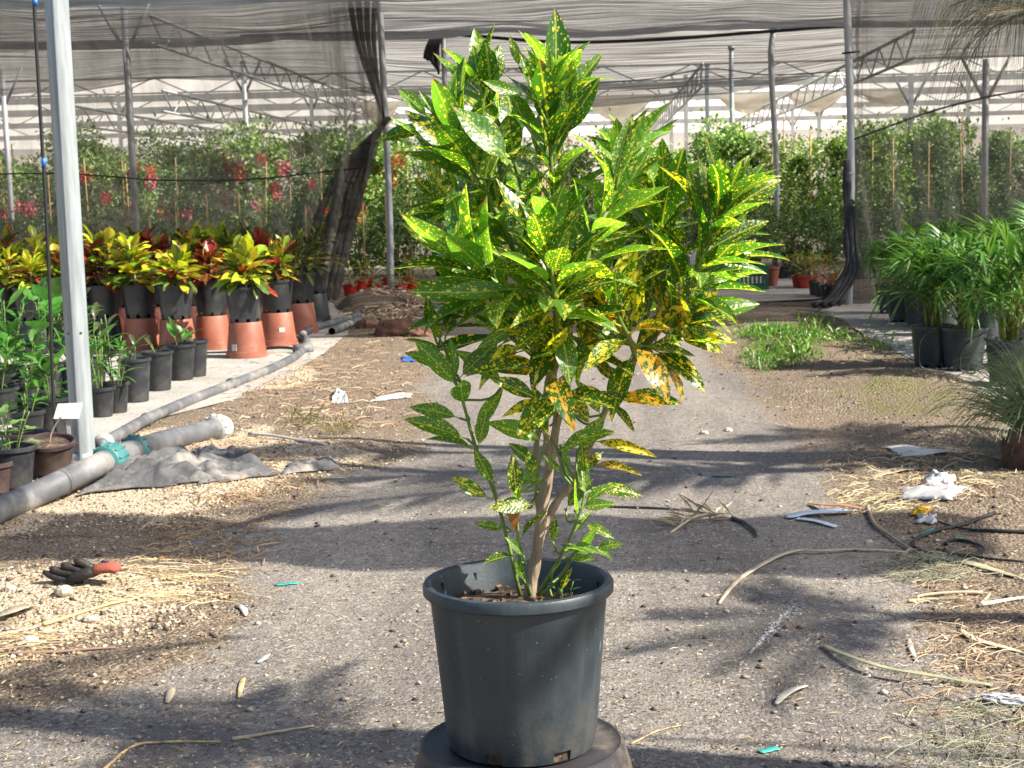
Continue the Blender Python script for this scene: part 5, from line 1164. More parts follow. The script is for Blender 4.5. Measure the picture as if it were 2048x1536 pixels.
# leaves that draw the outline in the photograph: base, tip, width factor, style, depth at base and tip
EX = [(1105, 880, 1045, 800, 1.1, 'g', -.04, -.08), (1150, 905, 1208, 835, 1.1, 'g', 0, -.02), (1085, 935, 1012, 890, 1.0, 'g', -.03, -.07), (1185, 855, 1132, 782, 1.1, 'y', .0, -.04), (1100, 835, 1132, 762, 1.0, 'y', -.06, -.10), (1205, 835, 1160, 760, 1.1, 'g', .02, 0), (1110, 905, 1178, 880, 1.0, 'l', -.05, -.09), (1090, 860, 1070, 775, 1.1, 'g', -.02, -.05), (1240, 765, 1178, 720, 1.1, 'y', .0, -.05), (1140, 960, 1120, 890, 1.1, 'g', .0, .0), (1082, 980, 1052, 905, 1.1, 'g', .02, .03), (1092, 960, 1020, 955, .9, 'l', -.03, -.06), (1150, 950, 1205, 900, 1.0, 'g', .02, .03), (1128, 1020, 1180, 960, 1.1, 'g', -.02, -.04),
 (1110, 205, 1116, 20, 1.0, 'g', 0, 0), (1100, 165, 1097, 92, 1.2, 'l', -.05, -.06), (1088, 235, 1046, 103, 1.1, 'g', -.05, -.06), (1122, 215, 1203, 104, 1.0, 'l', 0, .02), (1040, 140, 1022, 70, .8, 'g', .02, .02), (962, 195, 946, 86, 1.05, 'l', .05, .06), (975, 185, 1006, 82, 1.0, 'g', .06, .08), (1130, 240, 1140, 120, .9, 'l', -.03, -.05), (1115, 285, 1198, 160, 1.0, 'g', -.02, -.02), (1060, 195, 965, 168, 1.0, 'g', -.06, -.08),
 (890, 272, 910, 146, 1.0, 'l', -.02, -.03), (880, 250, 842, 180, 1.2, 'l', 0, .0), (860, 240, 798, 174, 1.1, 'l', 0, .02), (912, 320, 820, 216, 1.0, 'g', -.05, -.08), (880, 262, 746, 266, .7, 'g', .0, .02), (1025, 332, 918, 205, 1.25, 'l', -.14, -.17), (1000, 330, 925, 290, .9, 'g', 0, 0),
 (1225, 375, 1258, 238, .55, 'l', -.14, -.13), (1312, 385, 1274, 240, 1.15, 'g', .03, .02), (1240, 330, 1298, 258, 1.1, 'l', .0, .0), (1452, 382, 1404, 276, 1.15, 'g', -.02, -.03), (1452, 425, 1527, 322, 1.0, 'l', -.02, -.02), (1440, 402, 1478, 332, 1.0, 'l', .0, .02), (1425, 470, 1368, 342, 1.1, 'g', -.05, -.07), (1415, 500, 1536, 432, 1.1, 'g', -.04, -.03), (1400, 575, 1518, 474, 1.4, 'l', .06, .08), (1378, 572, 1455, 552, 1.1, 'g', -.04, -.05), (1385, 640, 1522, 598, .9, 'g', .03, .05), (1345, 655, 1472, 622, 1.1, 'g', -.03, -.02), (1330, 652, 1452, 692, .9, 'y', -.05, -.06), (1300, 700, 1362, 748, .9, 'y', -.03, -.04), (1280, 690, 1388, 708, .8, 'y', -.06, -.08), (1260, 330, 1178, 268, .9, 'g', .0, .0), (1390, 560, 1468, 520, 1.0, 'g', .08, .1),
 (915, 440, 806, 406, 1.1, 'g', .03, .04), (930, 450, 872, 348, 1.1, 'y', .02, .0), (945, 520, 830, 462, .9, 'g', -.03, -.05), (960, 500, 852, 488, .8, 'g', .05, .06), (990, 590, 858, 502, 1.25, 'g', -.06, -.10), (1000, 580, 818, 592, .7, 'g', -.11, -.14), (1050, 575, 880, 596, .6, 'g', -.16, -.18), (868, 672, 852, 596, 1.2, 'g', .0, .02), (890, 682, 912, 586, 1.3, 'g', .0, .02), (1055, 640, 955, 692, .7, 'g', -.1, -.12),
 (918, 778, 842, 682, 1.5, 'l', -.07, -.10), (915, 760, 988, 684, 1.0, 'l', -.07, -.09), (918, 752, 812, 692, .9, 'l', -.06, -.03), (1015, 770, 915, 700, .9, 'g', -.05, -.06), (940, 880, 814, 834, 1.0, 'l', -.06, -.08), (925, 838, 820, 806, .9, 'g', -.06, -.05), (955, 900, 975, 815, 1.4, 'g', -.07, -.09), (945, 868, 1005, 776, .7, 'g', -.06, -.04), (1080, 800, 988, 755, 1.5, 'y', -.12, -.16), (1088, 795, 1008, 828, 1.0, 'y', -.10, -.14), (1095, 885, 980, 842, 1.1, 'g', -.06, -.09), (1150, 800, 1262, 792, .8, 'y', -.08, -.10), (1245, 780, 1358, 812, 1.3, 'y', -.03, -.03), (1215, 785, 1330, 818, .9, 'y', -.06, -.10), (1218, 800, 1270, 862, 1.3, 'g', .02, .0), (1115, 892, 1222, 858, .9, 'l', -.05, -.08), (1175, 878, 1312, 910, .5, 'y', .02, .02), (1180, 925, 1282, 945, .8, 'y', .02, .0), (1185, 975, 1286, 985, 1.2, 'y', .0, .0), (1168, 970, 1165, 882, 1.3, 'g', -.04, -.06), (1125, 950, 1092, 912, 1.3, 'l', -.06, -.08), (990, 975, 948, 898, 1.4, 'g', -.06, -.08), (985, 1000, 902, 955, 1.0, 'g', -.05, -.06), (1032, 1000, 1030, 912, 1.3, 'g', -.07, -.09), (1070, 1008, 988, 1012, .9, 'y', -.06, -.12), (1018, 985, 1035, 1060, .9, 'dry', -.06, -.08), (1015, 1060, 952, 1045, .9, 'l', -.05, -.06), (1155, 1015, 1228, 1005, 1.6, 'l', -.08, -.10), (1162, 1045, 1228, 1072, 1.1, 'l', -.08, -.1), (1135, 1088, 1198, 1100, 1.4, 'l', -.09, -.12), (1188, 1098, 1242, 1083, 1.2, 'l', -.08, -.1), (1135, 1115, 1192, 1122, 1.0, 'l', -.09, -.12), (1050, 1115, 1018, 1075, 1.5, 'g', -.06, -.08), (1105, 1090, 1110, 1035, 1.3, 'g', -.07, -.08), (1120, 1185, 1142, 1138, 1.4, 'g', -.08, -.1), (1050, 1165, 1030, 1120, 1.2, 'l', -.07, -.08), (1100, 1150, 1120, 1125, 1.3, 'l', -.09, -.1)]
for bx, by, tx, ty, wf, st, d0, d1 in EX:
    b = L3(bx, by, d0); t_ = L3(tx, ty, d1); ax = (t_-b).normalized()
    nrm = -FWD*(.55+.5*rnd.random())+Vector((0, 0, .45))+RGT*(.5*rnd.random()-.1); L = (t_-b).length; sx = wf
    c_ = (.2, .1, .02) if st == 'dry' else leaf_col(st, .5)
    m, LL = orient(b, t_, nrm); LV.append((rnd.choice((0, 2, 4, 5, 8)), m @ Matrix.Diagonal((LL*(.55+.45*min(sx, 1.15))*.98, LL*1.04, LL, 1)), c_, True))
    nb = min(BPTS, key=lambda v: (v-b).length+.6*max(0, v.z-b.z))
    if (nb-b).length > .012:
        MB().tube(smooth_path([nb, nb.lerp(b, .5)+Vector((0, 0, -.006))-ax*.01, b+ax*.006], 7), .0024, 6).build('twig', M_STEM, root)
# the 300 leaves nearest the camera are parts of their own, the ones deep inside are joined
camL = CAMP-O3
LV.sort(key=lambda e: (not e[3], ((e[1] @ Vector((0, .6, 0)))-camL).length))
for mi, mm, c_, ex in LV[:300]:
    o = link('leaf', DUST[mi], root, mm); o.color = tuple(c_)+(1,)
JV = []; JF = []; JL = []; JC = []
for mi, mm, c_, ex in LV[300:]:
    me0 = DUST[mi]; co = np.empty(len(me0.vertices)*3, np.float32); me0.vertices.foreach_get('co', co); co = co.reshape(-1, 3); M4 = np.array(mm); o = len(JV) and sum(len(x) for x in JV)
    JV.append(co @ M4[:3, :3].T+M4[:3, 3]); JL.append(co); JC.append(np.tile(np.array(tuple(c_)+(rnd.random(),)), (len(co), 1))); JF += [tuple(i+o for i in pl.vertices) for pl in me0.polygons]
if JV:
    me = np_mesh('inner_leaves', np.concatenate(JV), np.array(JF), M_DUSTJ, smooth=True)
    la = me.attributes.new('lco', 'FLOAT_VECTOR', 'POINT'); la.data.foreach_set('vector', np.concatenate(JL).astype(np.float32).ravel())
    lc = me.color_attributes.new('lcol', 'FLOAT_COLOR', 'POINT'); lc.data.foreach_set('color', np.concatenate(JC).astype(np.float32).ravel())
    tag(link('inner_leaves', me, root), kind='stuff')
print('speckled leaves', len(LV))
tag(root, 'tall yellow-speckled croton in a dark pot in the middle of the path', 'potted plant')
# a few sprouting weeds inside the pot are leaves of their own plant
wd = empty('pot_weed', O3+Vector((.09, -.03, zs+.0))); wm = MB()
for k in range(9):
    a = k*2.4; wm.add([], []); e = Vector((.02*math.cos(a), .02*math.sin(a), .012+.006*k)); wm.tube([(0, 0, -.01), e], .0012, 4)
wm.build('stem', M_STEM, wd)
for k in range(14):
    a = k*2.4; b = Vector((.015*math.cos(a), .015*math.sin(a), .008+.004*k)); put_leaf(GLOS[0], wd, b, b+Vector((.02*math.cos(a), .02*math.sin(a), .010)), Vector((0, 0, 1)), None, 1.5)
tag(wd, 'tiny bright weed sprouting on the soil right of the croton trunk', 'weed')
# ------------------------------------------------------------------ things lying on the ground
def strip(name, pts, w, mat, label, cat='dry leaf', lift=.006, n=26, arch=0, taper=True, curl=.25):
    q = smooth_path([OG(*p) for p in pts], n); V = []
    for i, p in enumerate(q):
        f = i/(n-1); d = (q[min(n-1, i+1)]-q[max(0, i-1)]); s = Vector((-d.y, d.x, 0)).normalized(); ww = w*(math.sin(math.pi*(.08+.9*f))**.6 if taper else 1); z = hz(p.x, p.y)+lift+arch*math.sin(math.pi*f)+.004*nf(f*9, 0, 3)
        V += [Vector((p.x, p.y, z+ww*curl))-s*ww, Vector((p.x, p.y, z)), Vector((p.x, p.y, z+ww*curl))+s*ww]
    o = MB().add(V, [(i*3+j, i*3+j+1, i*3+j+4, i*3+j+3) for i in range(n-1) for j in range(2)]).build(name, mat)
    md = o.modifiers.new('th', 'SOLIDIFY'); md.thickness = .0025; md.offset = 1; tag(o, label, cat); return o
def twig(name, pts, r, mat, label, cat='stick', n=20, lift=0.0):
    q = smooth_path([OG(*p) for p in pts], n); q = [Vector((p.x, p.y, hz(p.x, p.y)+r+lift+.003*nf(i*.6, 3, 9))) for i, p in enumerate(q)]
    o = MB().tube(q, [r*(1-.5*i/(n-1)) for i in range(n)], 6).build(name, mat); tag(o, label, cat); return o
M_OLIVE = simple('olive_palm_blade', (.30, .30, .19), .7, .3, 8, bump=.2)
M_PALECHIP = simple('pale_wood_chip', (.62, .56, .44), .8, .2, 9)
M_FILM2 = simple('milky_film', (.66, .66, .66), .4, .12, 6, transl=.3, bump=.3, bscale=20)
M_BLUISH = simple('bluish_strip', (.55, .62, .74), .4, .1, 6)
M_TEALP = simple('teal_plastic', (.03, .40, .34), .4, .15, 6)
strip('dry_palm_strip', [(1438, 1210), (1462, 1180), (1500, 1150), (1560, 1118), (1600, 1108), (1640, 1108), (1720, 1103), (1812, 1106)], .011, M_DRYLEAF, 'long curved tan palm strip arching to the right of the pot', arch=.01)
strip('dry_palm_strip', [(1645, 1294), (1700, 1328), (1780, 1358), (1880, 1370), (1985, 1374)], .010, M_OLIVE, 'smooth olive palm blade lying at the lower right', arch=.025, taper=False)
strip('dry_palm_strip', [(1920, 1262), (1945, 1280), (1990, 1295), (2060, 1312)], .014, M_DRYLEAF, 'curled tan palm strip at the right edge above the olive blade')
strip('dry_palm_strip', [(1830, 1108), (1900, 1122), (1970, 1140), (2045, 1160)], .024, M_OLIVE, 'broad grey-green palm blade by the black hose')
strip('dry_palm_strip', [(1620, 1010), (1650, 1020), (1690, 1022), (1735, 1022)], .02, simple('rust_leaf', (.34, .17, .09), .8, .3, 9), 'rust-brown curled leaf above the bluish strip', arch=.02)
strip('dry_palm_strip', [(1745, 958), (1790, 945), (1850, 940)], .035, M_DRYLEAF, 'ribbed tan dry leaf left of the milky film')
twig('stick', [(1735, 1018), (1742, 1040), (1760, 1062), (1800, 1090), (1838, 1112)], .010, simple('grey_twig', (.33, .26, .18), .85, .4, 14), 'bent brown twig leading down to the palm blade')
strip('wood_chip', [(1552, 1412), (1575, 1398), (1615, 1374)], .012, M_PALECHIP, 'pale wood splinter right of the chalk line', 'wood chip', arch=.012)
strip('wood_chip', [(1818, 1280), (1822, 1300), (1832, 1322)], .008, M_WHITEP, 'white papery splinter above the olive blade', 'wood chip')
twig('stick', [(1965, 1190), (1900, 1190), (1840, 1196), (1838, 1204)], .008, M_DRYLEAF, 'pale stick among the orange chips on the right')
twig('stick', [(1815, 1206), (1860, 1202), (1925, 1200)], .006, M_STRAW, 'thin straw-coloured stick below the pale stick')
twig('stick', [(1958, 1215), (1975, 1198), (1980, 1190)], .007, M_DRYLEAF, 'short stub of stick near the right edge')
twig('stick', [(1960, 1214), (2010, 1206), (2060, 1198)], .009, M_PALECHIP, 'pale stick reaching the right edge')
strip('plastic_strip', [(1575, 1038), (1620, 1032), (1690, 1028), (1698, 1026)], .028, M_BLUISH, 'upper arm of the bluish white plastic strip on the right', 'plastic scrap', taper=False, arch=.008)
strip('plastic_strip', [(1592, 1040), (1625, 1044), (1670, 1056)], .016, M_BLUISH, 'lower arm of the bluish white plastic strip on the right', 'plastic scrap', taper=False)
def film(corners, label, seed, amp=.06, mat=M_FILM2):
    o = rag('plastic_film', corners, 26, 16, amp, label, seed, mat, (3, 4)); o['category'] = 'plastic scrap'
film([(1798, 1000), (1900, 1004), (1945, 982), (1800, 978)], 'crumpled milky plastic film on the right litter', 31)
film([(1845, 975), (1905, 985), (1912, 962), (1850, 962)], 'folded milky film leaning behind the crumpled one', 37, .09)
film([(1765, 893), (1800, 908), (1925, 902), (1915, 893)], 'torn pale paper strip below the mossy bank', 41, .025, simple('pale_paper', (.62, .58, .52), .7, .1, 6))
film([(1925, 1400), (1985, 1408), (2060, 1418), (2050, 1398)], 'white film scrap at the lower right edge', 43, .03)
film([(1832, 1048), (1870, 1052), (1875, 1036), (1838, 1034)], 'small clear plastic scrap beside the yellow one', 47, .04)
film([(1826, 1034), (1856, 1036), (1858, 1020), (1832, 1022)], 'bright yellow plastic scrap on the right litter', 53, .05, simple('yellow_plastic', (.72, .44, .02), .5, .15, 7))
film([(803, 724), (830, 724), (832, 716), (806, 714)], 'small blue scrap on the path left of the croton', 57, .03, simple('blue_plastic', (.03, .11, .42), .5, .15, 7))
film([(664, 808), (694, 808), (692, 786), (668, 786)], 'clear crushed plastic cup on the left verge', 59, .12)
film([(738, 806), (822, 796), (826, 788), (760, 796)], 'pale scrap of film behind the crushed cup', 61, .03)
for i, (a, b, lab) in enumerate([((551, 1172), (595, 1168), 'teal plastic label lying left of the pot'), ((1519, 1507), (1556, 1499), 'teal plastic label at the bottom edge right of the pot'), ((1844, 1072), (1868, 1060), 'teal scrap beside the hose loop'), ((1910, 1078), (1926, 1080), 'small teal scrap inside the hose loops'), ((1425, 954), (1475, 955), 'dark green strip across the path right of the croton')]):
    strip('plastic_label', [a, ((a[0]+b[0])/2, (a[1]+b[1])/2), b], .012, M_TEALP if i < 4 else simple('dark_green_strip', (.02, .12, .09), .5, .2, 5), lab, 'plastic label', taper=False, n=8, curl=.05)
twig('hose', [(2080, 1068), (2000, 1066), (1930, 1062), (1870, 1046)], .009, M_BLACK, 'straight black hose across the right litter', 'hose', 24)
twig('hose', [(1990, 1030), (1930, 1052), (1870, 1066), (1832, 1082), (1830, 1098), (1862, 1112), (1930, 1116), (2000, 1124), (2080, 1130)], .009, M_BLACK, 'long black hose curling under the litter at the right', 'hose', 50)
twig('hose', [(1892, 1092), (1900, 1084), (1935, 1086), (1968, 1100), (1950, 1112), (1900, 1112), (1890, 1100)], .008, M_BLACK, 'small closed loop of black hose on the right', 'hose', 40)
twig('hose', [(1215, 1016), (1300, 1018), (1380, 1024), (1420, 1030)], .006, M_BLACK, 'thin black tube on the path right of the croton stems', 'hose', 20)
twig('stick', [(1465, 1040), (1490, 1050), (1510, 1066), (1514, 1076)], .010, simple('dark_twig', (.09, .08, .075), .8, .3, 10), 'dark curved stick at the end of the dry frond')
root = empty('dry_frond', OG(1345, 1062)); a0 = Vector(root.location)
tip = smooth_path([OG(1340, 1066)-a0, OG(1400, 1044)-a0+Vector((0, 0, .03)), OG(1480, 1038)-a0], 14); MB().tube(tip, .006, 5).build('rib', M_DRYLEAF, root)
mb = MB()
for k in range(26):
    b = tip[2+k % 11]; d = Vector((rnd.random()-.75, (rnd.random()-.5)*.9, .25*rnd.random())).normalized()*(.10+.1*rnd.random()); s = Vector((-d.y, d.x, 0)).normalized()*.006
    mb.add([b, b+d*.5-s+Vector((0, 0, .012)), b+d, b+d*.5+s+Vector((0, 0, .012))], [(0, 1, 2), (0, 2, 3)])
mb.build('leaflets', M_DRYLEAF, root, False)['kind'] = 'stuff'; tag(root, 'dry tan frond lying on the path right of the stems', 'dry leaf')
twig('stick', [(205, 1545), (262, 1498), (320, 1488), (440, 1486)], .005, M_STRAW, 'forked straw stalk at the bottom left')
twig('stick', [(465, 1482), (540, 1470), (628, 1455)], .006, M_DRYLEAF, 'grey stalk pointing at the pot from the left')
twig('stick', [(20, 1312), (120, 1308), (232, 1299)], .007, simple('red_twig', (.24, .15, .12), .8, .3, 10), 'long reddish stick at the left edge')
twig('stick', [(85, 1252), (150, 1232), (290, 1190)], .008, M_STRAW, 'thick straw stalk below the glove')
twig('stick', [(1262, 1490), (1310, 1466), (1362, 1452)], .003, M_STRAW, 'thin straw just right of the upturned pot')
strip('dry_leaf', [(-20, 1245), (30, 1235), (72, 1215)], .03, M_DRYLEAF, 'curled tan leaf on the gravel at the left edge', arch=.02)
strip('dry_leaf', [(478, 1212), (488, 1222), (492, 1234)], .012, M_WHITEP, 'small white curled scrap left of the pot', 'plastic scrap', n=8)
strip('dry_leaf', [(516, 1328), (528, 1320), (540, 1310)], .010, M_WHITEP, 'small white feather-like scrap left of the pot', 'plastic scrap', n=8)
strip('dry_leaf', [(335, 1408), (342, 1390), (345, 1378)], .012, M_DRYLEAF, 'little grey leaf in the lower left shade', n=8)
strip('dry_leaf', [(478, 1398), (484, 1370), (490, 1355)], .008, M_STRAW, 'little forked straw in the lower left shade', n=8)
M_STONE = simple('pale_stone', (.44, .38, .31), .9, .25, 8, bump=.6, bscale=20)
def stone(px, py, r, label):
    g = random.Random(int(px)); V = []; Fc = []; n, m = 9, 6
    for i in range(m+1):
        for k in range(n):
            th = math.pi*i/m; a = 2*math.pi*k/n; q = r*(1+.25*(g.random()-.5)); V.append((q*math.sin(th)*math.cos(a)*1.15, q*math.sin(th)*math.sin(a), q*math.cos(th)*.7))
    Fc = [(i*n+k, (i+1)*n+k, (i+1)*n+(k+1) % n, i*n+(k+1) % n) for i in range(m) for k in range(n)]
    o = MB().add(V, Fc).build('stone', M_STONE, None, False); p = OG(px, py); o.location = p+Vector((0, 0, r*.15)); tag(o, label, 'stone', 'loose stones on the ground')
for px, py, r, lab in [(1408, 868, .035, 'white stone on the path, left of a pair'), (1457, 862, .035, 'white stone on the path, right of a pair'), (180, 1240, .032, 'pale stone near the curled leaf'), (128, 1185, .045, 'pale angular stone under the glove'), (95, 1265, .03, 'pale stone below the curled leaf'), (20, 1180, .03, 'pale stone at the left edge by the glove'), (1737, 1085, .022, 'dark round stone near the bent twig'), (500, 940, .035, 'white stone on the sand by the torn cloth'), (1958, 948, .02, 'small white stone at the right'), (60, 1285, .04, 'pale stone low on the gravel')]:
    stone(px, py, r*.72, lab)
# work glove: orange cuff, dark fingers
p0 = OG(150, 1168); root = empty('work_glove', p0); M_GLV = simple('dark_glove_rubber', (.022, .02, .018), .6, .4, 12, bump=.4, bscale=60); M_CUF = simple('orange_glove_knit', (.28, .07, .045), .85, .2, 12, bump=.4, bscale=120)
def gl(x, y, z): q = P(x, y, dist_of(p0)); v = q-p0; return Vector((v.x, v.y, max(.0, v.z)+z))
mb = MB()
for pts, r in (([(185, 1140), (165, 1128), (148, 1124)], .018), ([(175, 1148), (140, 1136), (122, 1132)], .017), ([(165, 1152), (120, 1145), (100, 1138)], .017), ([(165, 1160), (125, 1160), (86, 1146)], .018), ([(150, 1166), (130, 1166), (108, 1168)], .018)):
    q = smooth_path([gl(x, y, .004) for x, y in pts], 8); mb.tube(q, [r, r, r*.95, r*.9, r*.9, r*.9, r*.8, r*.4], 10)
mb.tube(smooth_path([gl(198, 1146, .01), gl(180, 1150, .012), gl(160, 1156, .012), (gl(135, 1160, .008))], 9), [.03, .036, .04, .042, .042, .04, .036, .03, .015], 14, flat=.55); mb.build('fingers', M_GLV, root)
cf = MB(); cf.tube(smooth_path([gl(190, 1146, .012), gl(205, 1143, .014), gl(222, 1142, .014), gl(240, 1142, .008)], 9), [.034, .038, .04, .041, .041, .041, .04, .036, .02], 14, flat=.5); cf.build('cuff', M_CUF, root)
MB().tube(smooth_path([gl(204, 1136, .026), gl(214, 1138, .028), gl(222, 1142, .026)], 6), .010, 6, flat=.4).build('patch', simple('navy_patch', (.02, .02, .07), .7, .2, 9), root)
tag(root, 'discarded work glove, black fingers and orange cuff, on the left gravel', 'glove')
# straw heaps and fibre: uncountable
def straw_heap(px0, px1, py0, py1, n, lr, label, cols, r=.0022, zh=.02, ang=None):
    V = []; Fc = []; cc = []
    for k in range(n):
        x = px0+(px1-px0)*(rnd.random()+rnd.random())/2; y = py0+(py1-py0)*rnd.random(); p = OG(x, y); a = (ang if ang is not None else 0)+(rnd.random()-.5)*(1.4 if ang is not None else 6.28); L = lr[0]+(lr[1]-lr[0])*rnd.random()
        d = (RGT*math.cos(a)+FWD*math.sin(a))*L; c1 = np.array(rnd.choice(cols))*(.45+.75*rnd.random()); o = len(V); s = Vector((-d.y, d.x, 0)).normalized()*r*(.5+1.4*rnd.random()**2)
        for i in range(4):
            f = i/3-.5; q = p+d*f+s*3*nf(i*.7+k, k*.3, 2); z = hz(q.x, q.y)+.004+zh*rnd.random()*(1 if 0 < i < 3 else .3); V += [(q.x-s.x, q.y-s.y, z), (q.x, q.y, z+r*1.5), (q.x+s.x, q.y+s.y, z)]; cc += [c1]*3
        for i in range(3): Fc += [(o+i*3, o+i*3+1, o+i*3+4, o+i*3+3), (o+i*3+1, o+i*3+2, o+i*3+5, o+i*3+4)]
    tag(link('straw_heap', np_mesh('straw_heap', np.array(V), np.array(Fc), M_LIT, np.array(cc))), label, 'straw', kind='stuff')
SC = [(.52, .40, .2), (.42, .31, .16), (.62, .53, .34), (.28, .2, .11)]
straw_heap(140, 520, 1125, 1215, 110, (.03, .26), 'loose golden straw heap around the glove', SC, .0013, .014, ang=.25)
straw_heap(-60, 130, 1270, 1330, 35, (.08, .3), 'golden straw at the lower left edge', SC, .0013, .014, ang=.3)
straw_heap(1640, 1880, 985, 1028, 200, (.02, .12), 'pale straw mat beside the rust-brown leaf', [(.5, .4, .23), (.58, .5, .32), (.3, .22, .13)], .0014, .012)
straw_heap(1760, 2080, 1130, 1440, 420, (.015, .12), 'orange-tan fibres and chips along the right edge', [(.5, .36, .22), (.42, .29, .17), (.66, .54, .38)], .0012, .010)
straw_heap(1750, 1960, 1108, 1165, 260, (.06, .2), 'grey-green palm fibres fraying off the broad blade', [(.34, .34, .22), (.42, .4, .28), (.26, .27, .18)], .0013)
straw_heap(1780, 2100, 1410, 1545, 150, (.04, .24), 'grey-green wispy fibres in the bottom right corner', [(.24, .26, .17), (.34, .31, .21), (.2, .2, .13)], .0009, .014)
straw_heap(1640, 2060, 900, 1000, 420, (.03, .16), 'dry fibres over the right bank', [(.42, .3, .18), (.5, .4, .26), (.24, .16, .1)], .002)
straw_heap(420, 860, 680, 860, 500, (.04, .2), 'dry fibres over the left bank', [(.42, .3, .18), (.55, .44, .28), (.28, .18, .11)], .003)
straw_heap(680, 880, 600, 650, 420, (.05, .22), 'bark mulch on the soil heap by the net pole', [(.40, .28, .19), (.5, .38, .27), (.22, .13, .08)], .010, .04)
straw_heap(300, 700, 880, 1010, 260, (.03, .13), 'brown root fibres on the pale sand', [(.36, .22, .1), (.5, .36, .2), (.2, .13, .08)], .0022)
straw_heap(250, 560, 1050, 1130, 160, (.03, .16), 'brown fibres in the band of shade on the left', [(.3, .19, .1), (.2, .14, .09), (.42, .3, .18)], .0022)
# chalk mark: broken flecks of white on the path
V = []; Fc = []
for k in range(420):
    f = rnd.random(); x, y = (1590-90*f**.9, 1216+95*f) if k < 300 else ((1500-120*f, 1318+120*f) if k < 360 else (1545+50*f, 1185+30*f)); sp_ = (6 if k < 300 else 5)*(1.2-f)
    p = OG(x+rnd.gauss(0, sp_), y+rnd.gauss(0, sp_*.6)); r = (.0012+.0026*rnd.random())*(1 if k < 300 else .6); o = len(V); n = 5
    a0_ = rnd.random()*6; V += [(p.x+r*math.cos(a0_+i*1.257)*(.6+.6*rnd.random()), p.y+1.6*r*math.sin(a0_+i*1.257)*(.6+.6*rnd.random()), hz(p.x, p.y)+.0065) for i in range(n)]; Fc.append(tuple(range(o, o+n)))
o = MB().add(V, Fc).build('chalk_mark', simple('chalk_white', (.55, .56, .58), .9, .15, 12), None, False); tag(o, 'smudged white chalk line on the path right of the pot', 'paint mark', kind='stuff')

# brown hollow and clods on the soil heap
M_CLOD = simple('red_soil_clod', (.15, .075, .05), .95, .5, 8, bump=.8, bscale=25)
for px, py, r, lab in [(790, 668, .16, 'dark red soil clod at the foot of the soil heap'), (838, 672, .13, 'brown soil clod nearest the croton leaves'), (862, 662, .10, 'pale brown clod behind the croton leaves'), (735, 655, .10, 'small dark clod left on the soil heap')]:
    o = None; g = random.Random(px); V = []; n, m = 12, 8
    for i in range(m+1):
        for k in range(n):
            th = math.pi*i/m; a = 2*math.pi*k/n; q = r*(1+.35*(g.random()-.5)); V.append((q*math.sin(th)*math.cos(a)*1.4, q*math.sin(th)*math.sin(a), q*math.cos(th)*.75))
    o = MB().add(V, [(i*n+k, (i+1)*n+k, (i+1)*n+(k+1) % n, i*n+(k+1) % n) for i in range(m) for k in range(n)]).build('soil_clod', M_CLOD, None, False); o.location = OG(px, py)+Vector((0, 0, r*.2)); tag(o, lab, 'soil clod')

# ------------------------------------------------------------------ unseen shadow casters added out of view on the right to shade the path
tanE = math.tan(SUN_EL)
def over(px, py, h):
    p = G(px, py); return Vector((p.x+sun_h.x*h/tanE, p.y+sun_h.y*h/tanE, h))
M_SHADE = net_mat('shade_cloth_dense', (.06, .06, .065), .86, (2, 6, 1), .25)
def shade_band(pts_top, pts_bot, h, label, mat=M_SHADE, wob=.12):  # unseen cloth strip, added to cast a wide shadow band
    a = smooth_path([over(x, y, h) for x, y in pts_top], 40); b = smooth_path([over(x, y, h) for x, y in pts_bot], 40)
    def fn(u, v):
        k = u*39; i = int(min(38, k)); p = a[i].lerp(a[i+1], k-i).lerp(b[i].lerp(b[i+1], k-i), v); p = p+Vector((0, wob*nf(u*9, v*2, 91)*(1 if v > .5 else -1), .25*math.sin(v*3.14)*-.3)); return p
    o = grid_net('added_shade_cloth', 60, 8, fn, mat, ''); tag(o, label, 'shade net'); return o
shade_band([(-700, 1000), (0, 1020), (560, 1045), (900, 1040), (1400, 1038), (1950, 1040)], [(-700, 1105), (0, 1125), (560, 1136), (900, 1140), (1400, 1145), (1950, 1140)], 4.6, 'unseen dense shade cloth added overhead to cast the shadow band across the path', wob=.42)
def rail(pts, h, r, label):
    q = smooth_path([over(x, y, h) for x, y in pts], 40)
    o = MB().tube(q, r, 8).build('unseen_rail', M_GALV2); tag(o, label, 'pipe', 'unseen overhead lines added for their shadows')
rail([(300, 950), (650, 940), (900, 946), (1200, 932), (1400, 938), (1560, 926)], 4.4, .06, 'unseen overhead pipe added right of the picture to shade the middle of the path')
rail([(1230, 1473), (1650, 1496), (2400, 1546)], 3.6, .012, 'unseen overhead wire out of the picture, shading the lower right')
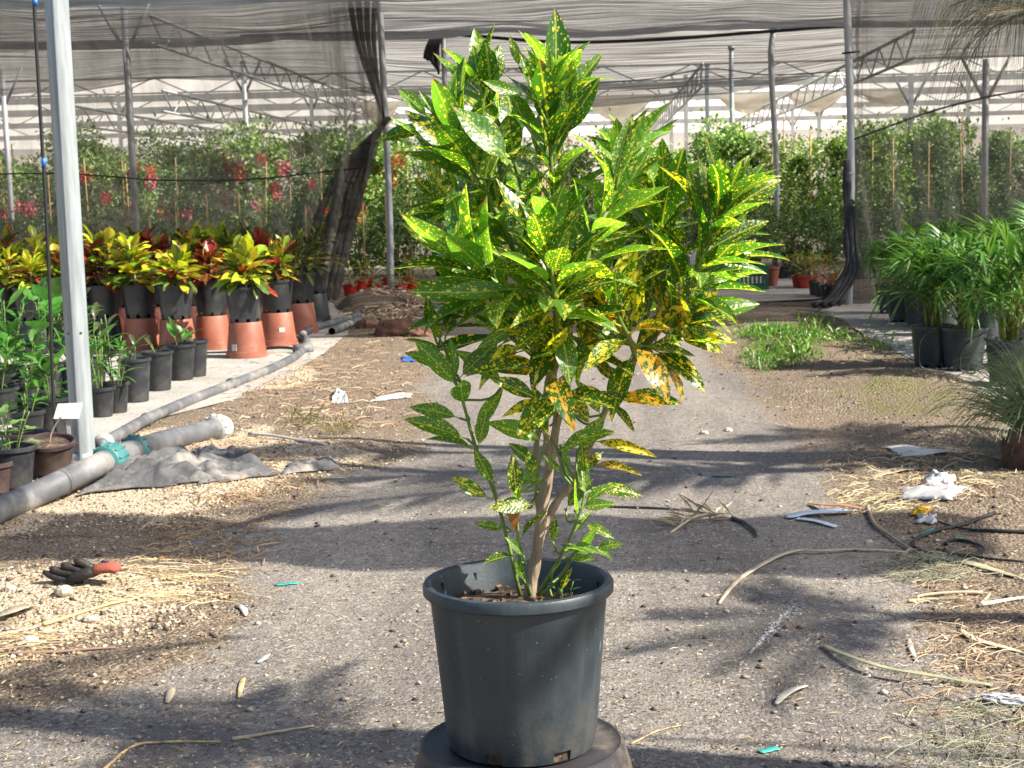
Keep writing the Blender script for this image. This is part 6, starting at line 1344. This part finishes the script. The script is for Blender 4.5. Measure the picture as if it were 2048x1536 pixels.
# unseen palms, placed and their fronds aimed to throw feathered shadows
def palm_frond(L, n, droop, seed, ll=.42):
    g = random.Random(seed); m = MB(); at = lambda t: Vector((0, L*t, .35*L*t-droop*L*t*t)); m.tube([at(i/8) for i in range(9)], [.02-.0018*i for i in range(9)], 5)
    for k in range(n):
        t = .15+.85*k/n; b = at(t)
        for s in (-1, 1):
            d = Vector((s*(.75-.35*t), .65+.3*t, -.15-.25*g.random())).normalized()*ll*(1-.5*abs(t-.45)); w = Vector((0, .013, 0)) if True else 0
            m.add([b-w, b+d*.5-w*1.2, b+d, b+d*.5+w*1.2, b+w], [(0, 1, 2, 3, 4)])
    return m.mesh('frond', M_OLIVE)
PF = [palm_frond(1.7, 30, .55, 1), palm_frond(1.5, 28, .75, 2), palm_frond(1.9, 32, .45, 3)]
def palm(px, py, h, label, nf_=16, sc=1.0, a0=0, spread=6.28):
    c_ = over(px, py, h); root = empty('unseen_palm', (c_.x, c_.y, 0))
    MB().tube(smooth_path([(0, 0, -.1), (.05, 0, h*.5), (0, 0, h)], 12), [.11-.003*i for i in range(12)], 10).build('trunk', MATS['fibrous_trunk'], root)
    for k in range(nf_):
        a = a0+spread*k/nf_+.2*rnd.random(); link('frond', PF[k % 3], root, Matrix.Translation((0, 0, h)) @ Matrix.Rotation(a, 4, 'Z') @ Matrix.Rotation(.5*rnd.random()-.3, 4, 'X') @ Matrix.Scale(sc, 4))
    tag(root, label, 'palm', 'unseen palms placed on the right for their shadows')
palm(1830, 1235, 3.6, 'unseen palm placed right of the picture to shade the chalk line', 9, .55, R_(40), R_(120))
palm(760, 1475, 3.4, 'unseen palm placed right of the camera to shade the lower left', 12, .62, R_(30), R_(180))
palm(1850, 880, 3.8, 'unseen palm placed right of the picture to shade the mossy bank', 9, .75, R_(40), R_(120))
palm(1760, 935, 4.2, 'unseen palm placed right of the picture to shade the far part of the path', 3, 1.8, YAW+R_(90-11), R_(24))
palm(1000, 905, 4.5, 'unseen tall palm placed behind the others for its frond shadows', 3, 1.3, YAW+R_(90-9), R_(20))
palm(-150, 1420, 3.8, 'unseen palm placed right of the camera to shade the bottom left corner', 9, .5)
